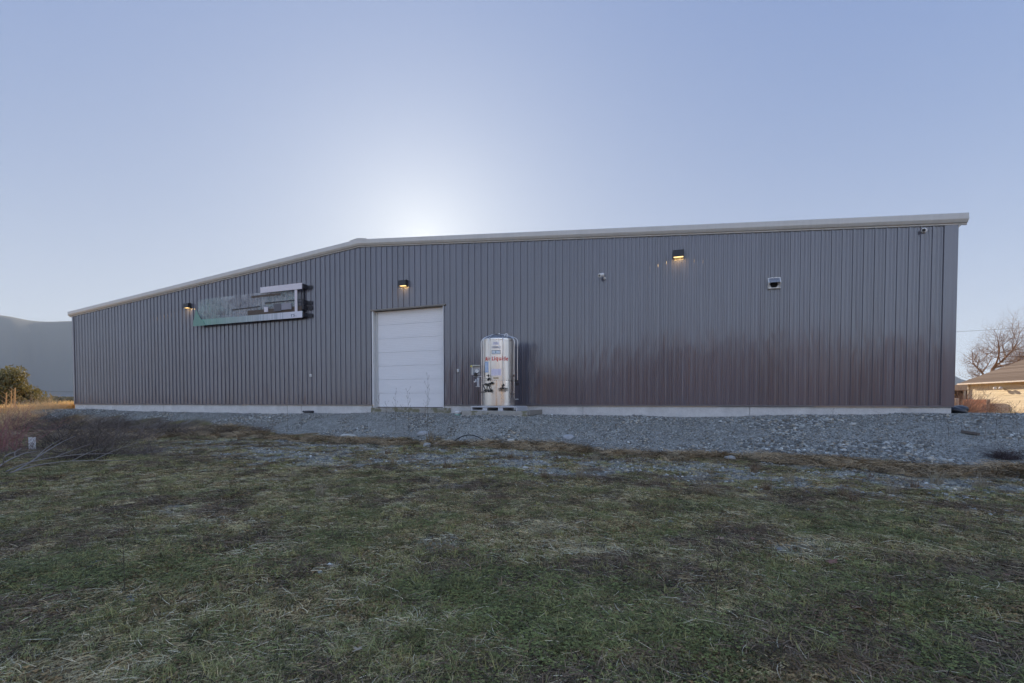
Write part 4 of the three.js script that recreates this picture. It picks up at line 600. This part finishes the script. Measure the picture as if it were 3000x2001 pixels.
{
  const gs = [0, 1, 2].map((k) => thicket(80 + k, 130, 1.5, 0.85, 0.0065)), ms = [brownTwig, std(0.20, 0.165, 0.145, 0.9), twigM];
  const list = [[40, 1256, 1.0], [150, 1258, 1.0], [230, 1270, 1.3], [310, 1275, 1.1], [190, 1292, 0.9], [210, 1308, 1.1], [300, 1312, 1.0], [390, 1290, 1.0], [470, 1278, 1.0], [8, 1345, 0.6], [200, 1345, 0.7], [260, 1345, 0.8], [370, 1335, 0.7], [560, 1275, 0.8], [660, 1275, 0.7], [760, 1268, 0.6], [15, 1245, 1.0], [95, 1242, 0.9], [350, 1250, 1.0], [430, 1335, 0.6], [180, 1235, 0.9]];
  list.forEach(([px, py, s], i) => { const p = onGround(px, py); const o = single('bramble_bush', gs[i % 3], ms[i % 3], ['brown leafless bramble bush tangled on the weedy slope beside the marker post', 'grey brown leafless bramble bush tangled on the weedy slope beside the marker post', 'dark leafless bramble bush tangled on the weedy slope beside the marker post'][i % 3], 'bramble', [p.x, p.y - 0.03, p.z], ['brown brambles', 'grey brown brambles', 'dark brambles'][i % 3]); o.scale.set(s, s * 0.8, s); o.rotation.y = i * 1.9; });
  const rp = onGround(10, 1325); const rs = single('red_shrub', thicket(91, 150, 1.1, 1.0, 0.005, 0.3), redTwig, 'bare shrub of fine dark red twigs beside the brambles', 'shrub', [rp.x - 0.15, rp.y, rp.z]); rs.scale.set(1.0, 1.0, 1.0);
  // tumbled brush on the right bank
  const tb = onGround(2945, 1345); const t = single('brush_clump', thicket(95, 220, 0.55, 0.42, 0.004, 1.6), std(0.085, 0.062, 0.062, 0.9), 'dark round clump of dead brush on the gravel bank', 'brush', [tb.x, tb.y, tb.z]); t.scale.set(0.85, 0.8, 0.85);
  // pale fallen branches
  const branch = (label, ...runs) => { const o = thing('fallen_branch', label, 'branch'); runs.forEach(([r, ...pts], i) => { const T = new Tris(); const cv = new THREE.CatmullRomCurve3(pts.map(([px, py, F]) => at(px, py, F))), q = cv.getPoints(18); for (let k = 0; k < 18; k++) T.limb(q[k].toArray(), q[k + 1].toArray(), r * (1 - 0.7 * k / 18), r * (1 - 0.7 * (k + 1) / 18), 5); part(o, i ? 'side_branch' : 'main_branch', T.geo(), greyTwig); }); return o; };
  branch('forked pale grey dead branch arching beside the red shrub', [0.02, [-30, 1392, 8.9], [8, 1358, 9.3], [45, 1339, 9.6], [80, 1326, 9.9], [108, 1323, 10.1]], [0.014, [10, 1356, 9.3], [14, 1338, 9.2], [25, 1331, 9.3], [45, 1323, 9.5], [62, 1313, 9.6]], [0.010, [44, 1339, 9.6], [43, 1328, 9.6], [50, 1320, 9.7], [64, 1314, 9.8]]);
  branch('long straight pale dead branch rising over the brambles', [0.016, [40, 1383, 9.2], [82, 1358, 10], [130, 1326, 10.8], [180, 1296, 11.6], [220, 1277, 12.2]], [0.009, [108, 1338, 10.4], [140, 1310, 10.9], [185, 1283, 11.4]]);
  branch('long low pale dead branch lying over the moss', [0.014, [18, 1381, 9.3], [80, 1356, 9.8], [150, 1341, 10.2], [240, 1331, 10.6], [330, 1329, 11]], [0.012, [28, 1385, 9.0], [120, 1361, 9.7], [200, 1351, 10.1], [300, 1349, 10.4], [400, 1350, 10.6]], [0.008, [160, 1340, 10.3], [215, 1318, 10.7], [262, 1302, 11]], [0.008, [210, 1350, 10.1], [260, 1326, 10.5], [300, 1312, 10.9]], [0.008, [270, 1350, 10.3], [330, 1322, 10.8], [420, 1290, 11.2]]);
}

// ------------------------------------------------------------------ evergreen bush, far trees, house
function leafyBush(name, label, category, pos, rx, ry, rz, n, leaf, mat, bark, seed, group) {
  const r = rngOf(seed), o = thing(name, label, category, pos, 0, group), T = new Tris(), B = new Tris();
  const lobes = []; for (let i = 0; i < 36; i++) { const a = r() * 6.28, e = Math.acos(1 - 1.7 * r()), k = 0.62 + 0.2 * r(); lobes.push([Math.sin(e) * Math.cos(a) * rx * k, ry * (i % 3 ? 0.5 : 0.28) + Math.cos(e) * ry * 0.5 * k * 1.1, Math.sin(e) * Math.sin(a) * rz * k, 0.26 + 0.2 * r()]); }
  for (let i = 0; i < n; i++) {
    const L = lobes[Math.floor(r() * lobes.length)], a = r() * 6.28, e = Math.acos(2 * r() - 1), k = Math.pow(r(), 0.45) * L[3];
    const x = L[0] + Math.sin(e) * Math.cos(a) * k * rx, y = Math.max(0.05, L[1] + Math.cos(e) * k * ry * 0.5), z = L[2] + Math.sin(e) * Math.sin(a) * k * rz;
    const s = leaf * (0.6 + 0.8 * r()), b = r() * 6.28, t = r() * 3.14, c = [Math.cos(b) * Math.cos(t) * s, Math.sin(t) * s, Math.sin(b) * Math.cos(t) * s], d = [-Math.sin(b) * s * 0.5, (r() - 0.5) * s * 0.6, Math.cos(b) * s * 0.5];
    T.quad([x - c[0], y - c[1], z - c[2]], [x + d[0], y + d[1], z + d[2]], [x + c[0], y + c[1], z + c[2]], [x - d[0], y - d[1], z - d[2]]);
  }
  for (const L of lobes) { B.limb([0, 0, 0], [L[0] * 0.5, L[1] * 0.55, L[2] * 0.5], 0.06, 0.035, 4); B.limb([L[0] * 0.5, L[1] * 0.55, L[2] * 0.5], L.slice(0, 3), 0.035, 0.012, 4); }
  part(o, 'crown', T.geo(), mat); part(o, 'trunk', B.geo(), bark); return o;
}
const evergreen = new THREE.MeshPhysicalMaterial({ color: C(0.25, 0.215, 0.07), roughness: 0.8, transmission: 0.4, side: THREE.DoubleSide });
{
  const p = at(22, 1192, 37); p.y = gY(p.x, p.z) - 0.1;
  const rx = 82 / FOC * 37, ry = at(22, 1088, 37).y - p.y;
  leafyBush('evergreen_bush', 'rounded dense evergreen bush glowing at its sunlit rim', 'bush', [p.x, p.y, p.z], rx * 1.08, ry, rx, 26000, 0.10, evergreen, twigM, 7);
  const gold = std(0.62, 0.36, 0.15, 0.9), gp = [];
  for (const [px, top, k] of [[17, 1150, 1], [42, 1136, 1.2], [32, 1142, 0.7]]) { const b = at(px, 1196, 31), t = at(px + 2, top, 31); const T = new Tris(); T.limb(b.toArray(), t.toArray(), 0.045 * k, 0.03 * k, 5); for (let i = 0; i < 5; i++) { const m = b.clone().lerp(t, 0.25 + 0.15 * i); T.limb(m.toArray(), [m.x + (i % 2 ? 0.3 : -0.3) * k, m.y + 0.25, m.z], 0.015, 0.006, 4); } single('dead_stem', T.geo(), gold, 'tall sunlit dead stem before the evergreen bush', 'stem', [0, 0, 0], 'sunlit dead stems'); }
}
// sunlit dry leaves and tall golden grass on the left
{
  const r = rngOf(44), T = new Tris(); for (let i = 0; i < 16; i++) { const a = r() * 6.28, h = 0.55 * (0.6 + 0.7 * r()), x = (r() - 0.5) * 0.5, z = (r() - 0.5) * 0.5; T.ribbon([[x, 0, z], [x + Math.cos(a) * 0.06, h * 0.6, z + Math.sin(a) * 0.06], [x + Math.cos(a) * 0.2, h, z + Math.sin(a) * 0.2]], 0.035, [-Math.sin(a), 0, Math.cos(a)], 0.2); }
  const g = T.geo(), m4 = new THREE.Matrix4(), q = new THREE.Quaternion(), L = [];
  for (let i = 0; i < 26000; i++) { const F = 33 + 130 * Math.pow(r(), 1.6), x = -1.13 * F + r() * F * 0.42, z = -F; const [s, t] = local(x, z); if (s > -2.2 && t > -45) continue; L.push([x, z, r(), r()]); }
  for (let i = 0; i < 9000; i++) { const x = 19 + 60 * r(), F = 24 + 40 * r(); const [s] = local(x, -F); if (s < WID + 6) continue; L.push([x, -F, r(), r()]); }
  const im = shadows(new THREE.InstancedMesh(g, new THREE.MeshPhysicalMaterial({ color: C(0.80, 0.56, 0.24), roughness: 0.9, transmission: 0.5, side: THREE.DoubleSide }), L.length));
  L.forEach(([x, z, a, b], i) => { q.setFromAxisAngle(V3(0, 1, 0), a * 6.28); const s = 0.6 + 0.7 * b; m4.compose(V3(x, gY(x, z), z), q, V3(s, s * (0.4 + 0.45 * a), s)); im.setMatrixAt(i, m4); });
  im.name = 'tall_grass'; im.userData.kind = 'stuff'; tag(im, 'golden sunlit tall grass of the field beyond the warehouse', 'grass'); scene.add(im);
  const lg = [0, 1].map((k) => thicket(120 + k, 150, 1.8, 0.9, 0.009, 0.6)), lm = std(0.62, 0.46, 0.27, 0.9);
  [[40, 1212, 27.5], [95, 1208, 29], [10, 1222, 26], [140, 1204, 31], [70, 1200, 31], [15, 1202, 30]].forEach(([px, py, F], i) => { const p = at(px, py, F); p.y = gY(p.x, p.z); const o = single('dry_shrub', lg[i % 2], lm, 'tawny dry shrub catching the sun below the evergreen bush', 'shrub', [p.x, p.y, p.z], 'sunlit dry shrubs'); o.scale.setScalar(0.8); o.rotation.y = i; });
}
// distant hills
function hill(name, pts, base, depth, col) {            // pts [[px, py]] of the skyline at the given distance
  const n = pts.length, rows = 14, pos = [], idx = [], sky = [];
  const cat = new THREE.CatmullRomCurve3(pts.map(([a, b]) => V3(a, b, 0))).getPoints(160);
  cat.forEach((c, i) => { const top = at(c.x, c.y, base), h = top.y; for (let k = 0; k <= rows; k++) { const f = k / rows, d = base - depth * (1 - f) * (0.9 + 0.2 * vnoise(i * 0.04, 3)); const e = f * f * (3 - 2 * f); const sx = top.x * (d / base); pos.push(sx, h * e - (k ? 0 : 20) + (k === rows ? base * 0.0009 * (vnoise(i * 1.3, 2) - 0.5) : 0), -d); } for (let k = 0; k < 1; k++) pos.push(top.x * 1.2, -20, -base * 1.2); });
  const R = rows + 2; for (let i = 0; i < cat.length - 1; i++) for (let k = 0; k < R - 1; k++) { const a = i * R + k; idx.push(a, a + R, a + 1, a + 1, a + R, a + R + 1); }
  const g = new THREE.BufferGeometry(); g.setAttribute('position', new THREE.BufferAttribute(new Float32Array(pos), 3)); g.setIndex(idx); g.computeVertexNormals();
  structure(name, g, new THREE.MeshStandardMaterial({ color: C(...col), roughness: 1 }));
}
hill('mountain', [[-700, 880], [-400, 895], [-150, 905], [0, 926], [40, 932], [90, 941], [140, 944], [230, 943], [420, 960], [700, 1000], [1000, 1050], [1400, 1120], [1700, 1165]], 3000, 1000, [0.035, 0.052, 0.065]);
hill('hill', [[90, 1176], [120, 1166], [155, 1159], [190, 1158], [240, 1158], [400, 1160], [700, 1168]], 1900, 200, [0.05, 0.075, 0.12]);
hill('mountain', [[2500, 1150], [2650, 1110], [2740, 1098], [2790, 1098], [2815, 1110], [2860, 1120], [3000, 1115], [3300, 1090], [3600, 1060]], 2900, 600, [0.055, 0.07, 0.09]);
{ // far hedge line across the left field
  const T = new Tris(), r = rngOf(52); for (let i = 0; i < 9000; i++) { const x = -430 + 330 * r(), z = -330 - 25 * r(), h = 5 * (0.6 + 0.5 * fbm(x * 0.06, 2)), y = h * Math.pow(r(), 0.7), s = 0.5 + 0.5 * r(), a = r() * 6.28; T.quad([x - s * Math.cos(a), y - s, z - s * Math.sin(a)], [x + s * Math.cos(a), y - s, z + s * Math.sin(a)], [x + s * Math.cos(a), y + s, z + s * Math.sin(a)], [x - s * Math.cos(a), y + s, z - s * Math.sin(a)]); }
  const m = structure('far_hedge', T.geo(), std(0.16, 0.14, 0.075, 1)); m.userData = { kind: 'stuff' }; tag(m, 'olive line of far hedges across the golden field', 'hedge');
}
// bare trees
function bareTree(seed, h, spread, label, pos, group) {
  const r = rngOf(seed), trunk = new Tris(), limbs = new Tris(), twigs = new Tris();
  const grow = (p, d, len, rad, lvl) => {
    const n = lvl === 0 ? 3 : 4; let q = p, dd = d.clone();
    for (let i = 0; i < n; i++) {
      dd.add(V3((r() - 0.5) * 0.35, (r() - 0.35) * 0.22, (r() - 0.5) * 0.35)).normalize();
      const e = q.clone().addScaledVector(dd, len / n); const ra = rad * (1 - 0.5 * i / n), rb = rad * (1 - 0.5 * (i + 1) / n);
      (lvl === 0 ? trunk : lvl < 3 ? limbs : twigs).limb(q.toArray(), e.toArray(), ra, rb, lvl < 2 ? 6 : lvl < 4 ? 4 : 3);
      if (lvl < 5 && (lvl > 0 || i > 0)) { const kids = lvl === 0 ? 3 : lvl < 3 ? 2 : lvl === 3 ? (r() < 0.6 ? 2 : 1) : r() < 0.6 ? 1 : 0; for (let k = 0; k < kids; k++) { const ax = V3(r() - 0.5, r() - 0.5, r() - 0.5).cross(dd).normalize(); const nd = dd.clone().applyAxisAngle(ax, (0.45 + 0.5 * r()) * spread); grow(e, nd, len * (lvl === 0 ? 0.8 : 0.62) * (0.7 + 0.5 * r()), rb * 0.6, lvl + 1); } }
      q = e;
    }
  };
  grow(V3(0, 0, 0), V3(0, 1, 0), h * 0.30, h * 0.022, 0);
  const o = thing('bare_tree', label, 'tree', pos, 0, group), m = std(0.30, 0.20, 0.14, 0.9);
  part(o, 'trunk', trunk.geo(), m); part(o, 'limbs', limbs.geo(), m); part(o, 'crown', twigs.geo(), std(0.34, 0.25, 0.19, 0.9)); return o;
}
{
  const p = at(2884, 1180, 66), q = at(2990, 1180, 72);
  bareTree(301, 19.5, 1.3, 'wide leafless tree with fine twigs behind the hip roof', [p.x, 0.3, p.z]);
  bareTree(307, 17, 1.0, 'leafless tree half hidden by the house roof', [q.x + 3, 0.3, q.z]);
}
{ // house
  const dir = V3(0.2, 0, -0.98).normalize();           // along the visible wall, away from the camera
  const far = at(2838, 1180, 47); const yG = 0.45;
  const o = thing('bungalow', 'cream sided bungalow with brown hip roof and brick corner', 'house', [far.x, yG, far.z], Math.atan2(-dir.z, dir.x) + Math.PI);
  // local x runs from the far corner towards the camera; local z points away from the visible wall
  const LEN = 22, DEP = 11, HT = 2.75;
  // find which side the camera is on
  const toL = (w) => o.worldToLocal(w.clone()); o.updateMatrixWorld(); const camL = toL(V3(0, EYE, 0)); const sg = camL.z > 0 ? 1 : -1;
  const cream = [0, 1, 2].map((k) => std(0.74 - 0.03 * k, 0.66 - 0.03 * k, 0.50 - 0.03 * k, 0.7)), soff = std(0.62, 0.56, 0.42, 0.8), gut = std(0.62, 0.55, 0.50, 0.5);
  part(o, 'wall', box(LEN, HT, DEP, LEN / 2, HT / 2, -sg * (DEP / 2 + 0.04)), cream[1]);
  const nb = 14, bh = HT / nb; const bg = extrudeYZ([[0, 0], [0.028 * sg, 0], [0.008 * sg, bh * 0.985], [0, bh * 0.985]], 0.12, LEN - 0.1);
  for (let k = 0; k < nb; k++) { const m = part(o, 'siding_board', bg, cream[k % 3]); m.position.set(0, k * bh, -sg * 0.035); }
  part(o, 'corner_board', box(0.14, HT, 0.08, 0.06, HT / 2, sg * 0.0), cream[0]);
  part(o, 'soffit', box(LEN + 1.0, 0.05, DEP + 1.2, LEN / 2, HT + 0.02, -sg * DEP / 2), soff);
  // hip roof in shingle courses
  const E = 0.62, R = 4.0, sh = [std(0.20, 0.15, 0.115, 0.95), std(0.235, 0.18, 0.14, 0.95), std(0.17, 0.125, 0.095, 0.95)];
  const rf = new THREE.Group(); rf.name = 'roof'; o.add(rf); const nC = 26;
  for (let k = 0; k < nC; k++) { const a = k / nC, b = (k + 1) / nC, hw = (f) => (DEP / 2 + E) * (1 - f), ex = (f) => (DEP / 2 + E) * f; const y0 = HT + 0.07 + R * a + 0.02, y1 = HT + 0.07 + R * b; const T = new Tris(); const zc = -sg * DEP / 2; const c = (f, y) => [[-E + ex(f), y, zc - hw(f)], [LEN + E - ex(f), y, zc - hw(f)], [LEN + E - ex(f), y, zc + hw(f)], [-E + ex(f), y, zc + hw(f)]]; const A = c(a, y0), B = c(b, y1), A0 = c(a, y0 - 0.03); for (let i = 0; i < 4; i++) { const j = (i + 1) % 4; T.quad(A[j], A[i], B[i], B[j]); T.quad(A0[j], A0[i], A[i], A[j]); } part(rf, 'shingle_course', T.geo(), sh[Math.floor(hash(k, 6) * 3)]); }
  part(o, 'gutter', rbox(LEN + 1.2, 0.13, 0.12, 0.03, LEN / 2, HT + 0.03, sg * (E + 0.02)), gut);
  part(o, 'gutter', rbox(0.12, 0.13, DEP + 1.2, 0.03, -E - 0.02, HT + 0.03, -sg * DEP / 2), gut);
  part(o, 'downspout', box(0.09, HT, 0.08, 0.05, HT / 2, sg * 0.09), std(0.72, 0.68, 0.6, 0.6));
  // brick planter wall by the corner, bricks in courses
  const br = [std(0.42, 0.19, 0.12, 0.9), std(0.36, 0.15, 0.10, 0.9), std(0.46, 0.24, 0.16, 0.9)], bgm = rbox(0.40, 0.085, 0.30, 0.006);
  const bw = thing('brick_wall', 'low red brick wall standing at the bungalow corner', 'brick wall', o.position.toArray(), o.rotation.y);
  part(bw, 'mortar', box(3.2, 1.28, 0.26, 1.75, 0.64, sg * 0.55), std(0.42, 0.36, 0.32, 0.95));
  for (let j = 0; j < 13; j++) for (let i = 0; i < 7; i++) { const m = part(bw, 'brick', bgm, br[Math.floor(hash(i, j) * 3)]); m.position.set(0.45 + i * 0.43 + (j % 2) * 0.1, 0.05 + j * 0.098, sg * 0.55); }
  // floodlight on the wall
  const fl = toL(at(2916, 1141, 43)); const lt = thing('flood_light', 'twin white floodlight under the bungalow eave', 'floodlight', [0, 0, 0]); const fp = o.localToWorld(V3(Math.max(1.5, fl.x), HT - 0.55, sg * 0.05)); lt.position.copy(fp); lt.rotation.y = o.rotation.y;
  part(lt, 'mount', rbox(0.16, 0.16, 0.06, 0.02, 0, 0, 0), whitePl);
  for (const k of [-1, 1]) { part(lt, 'arm', tube([[0, 0, sg * 0.03], [0.15 * k, 0.02, sg * 0.2], [0.25 * k, 0.05, sg * 0.3]], 0.02, 6, 6), std(0.1, 0.1, 0.1, 0.5)); part(lt, 'lamp_head', new THREE.SphereGeometry(0.15, 16, 10).translate(0.32 * k, 0.06, sg * 0.38), whitePl); }
  // sheds and posts seen past the corner
  const cp = at(2796, 1180, 68), car = thing('carport', 'brown roofed carport glimpsed past the warehouse corner', 'carport', [cp.x, 0.3, cp.z], -0.3);
  part(car, 'fascia', box(9, 0.75, 5, 0, 3.15, 0), std(0.42, 0.30, 0.20, 0.8)); for (const x of [-4, 0, 4]) part(car, 'post', box(0.2, 2.8, 0.2, x, 1.4, 2.3), std(0.4, 0.33, 0.25, 0.8)); part(car, 'back_panel', box(9, 2.8, 0.2, 0, 1.4, -2.3), std(0.09, 0.07, 0.05, 0.9));
  const sp = at(2787, 1160, 40), sgn = thing('yellow_sign', 'yellow diamond sign on a thin post past the warehouse corner', 'sign', [sp.x, gY(sp.x, sp.z), sp.z], -0.6);
  part(sgn, 'post', box(0.05, 2.0, 0.05, 0, 1.0, 0), std(0.6, 0.5, 0.3, 0.7)); const dm = part(sgn, 'plate', box(0.36, 0.36, 0.02, 0, 0, 0), std(0.80, 0.52, 0.02, 0.5)); dm.position.set(0, sp.y + 0.1 - gY(sp.x, sp.z), 0.04); dm.rotation.z = Math.PI / 4;
  const fpz = at(2803, 1180, 37), ps = thing('fence_post', 'pale round fence post among dry shrubs by the warehouse corner', 'post', [fpz.x, gY(fpz.x, fpz.z), fpz.z]); part(ps, 'post', cyl(0.12, 0.12, 1.75, 10, 0, 0.85, 0), std(0.55, 0.44, 0.33, 0.8)); part(ps, 'top', cyl(0.125, 0.11, 0.05, 10, 0, 1.74, 0), std(0.6, 0.5, 0.4, 0.8));
  const tg = [0, 1].map((k) => thicket(140 + k, 120, 1.0, 1.5, 0.011, 0.5)), tm = [std(0.34, 0.20, 0.13, 0.9), std(0.22, 0.13, 0.10, 0.9)];
  [[2812, 35, 1], [2826, 38, 1.2], [2840, 34, 0.8], [2797, 34, 0.7], [2870, 36, 0.8], [2905, 33, 0.6], [2965, 33, 0.6], [2820, 42, 1.3]].forEach(([px, F, s], i) => { const p = at(px, 1190, F); p.y = gY(p.x, p.z); const b = single('dry_shrub', tg[i % 2], tm[i % 2], i % 2 ? 'dark brown bare shrub between the warehouse and the bungalow' : 'tan bare shrub between the warehouse and the bungalow', 'shrub', [p.x, p.y, p.z], i % 2 ? 'dark shrubs by the bungalow' : 'tan shrubs by the bungalow'); b.scale.setScalar(s); b.rotation.y = i; });
}
// overhead wires with their poles
function wire(label, A, B, sag, r) { const c = A.clone().add(B).multiplyScalar(0.5); c.y -= sag; single('overhead_wire', tube([A, A.clone().lerp(c, 0.5).add(V3(0, -sag * 0.25, 0)), c, c.clone().lerp(B, 0.5).add(V3(0, -sag * 0.25, 0)), B], r, 30, 5), blackPl, label, 'wire'); }
{
  const A = at(2560, 984, 72), B = at(3260, 941, 60); wire('thin overhead wire crossing the sky above the bare tree', A, B, 0.15, 0.018);
  for (const [p, l] of [[A, 'wooden utility pole hidden behind the warehouse'], [B, 'wooden utility pole beyond the bungalow']]) { const o = thing('utility_pole', l, 'pole', [p.x, 0, p.z]); part(o, 'pole', cyl(0.16, 0.11, p.y + 0.4, 10, 0, (p.y + 0.4) / 2, 0), wood); part(o, 'crossarm', box(2.2, 0.12, 0.12, 0, p.y + 0.05, 0), wood); }
  const D = at(-60, 1142, 220), Ee = at(420, 1150, 220); wire('thin far overhead wire low over the golden field', D, Ee, 0.2, 0.06);
  for (const [p, l] of [[D, 'far wooden utility pole behind the evergreen bush'], [Ee, 'far wooden utility pole hidden behind the warehouse gable']]) { const o = thing('utility_pole', l, 'pole', [p.x, 0, p.z]); part(o, 'pole', cyl(0.16, 0.11, p.y + 0.4, 8, 0, (p.y + 0.4) / 2, 0), wood); part(o, 'crossarm', box(2.2, 0.12, 0.12, 0, p.y + 0.05, 0), wood); }
}
// the sunlit trees behind the camera that the steel and the paint mirror
{
  const m = std(0.40, 0.28, 0.16, 0.95), r = rngOf(66);
  for (let i = 0; i < 13; i++) { const x = -66 + i * 11 + 3 * r(), z = 42 + 6 * r(); leafyBush('autumn_tree', 'broad brown-leaved tree across the open field facing the ribbed wall', 'tree', [x, -0.1, z], 7 + 2 * r(), 9 + 3 * r(), 6, 1500, 1.0, m, twigM, 200 + i, 'trees across the field'); }
}
renderer.render(scene, camera);
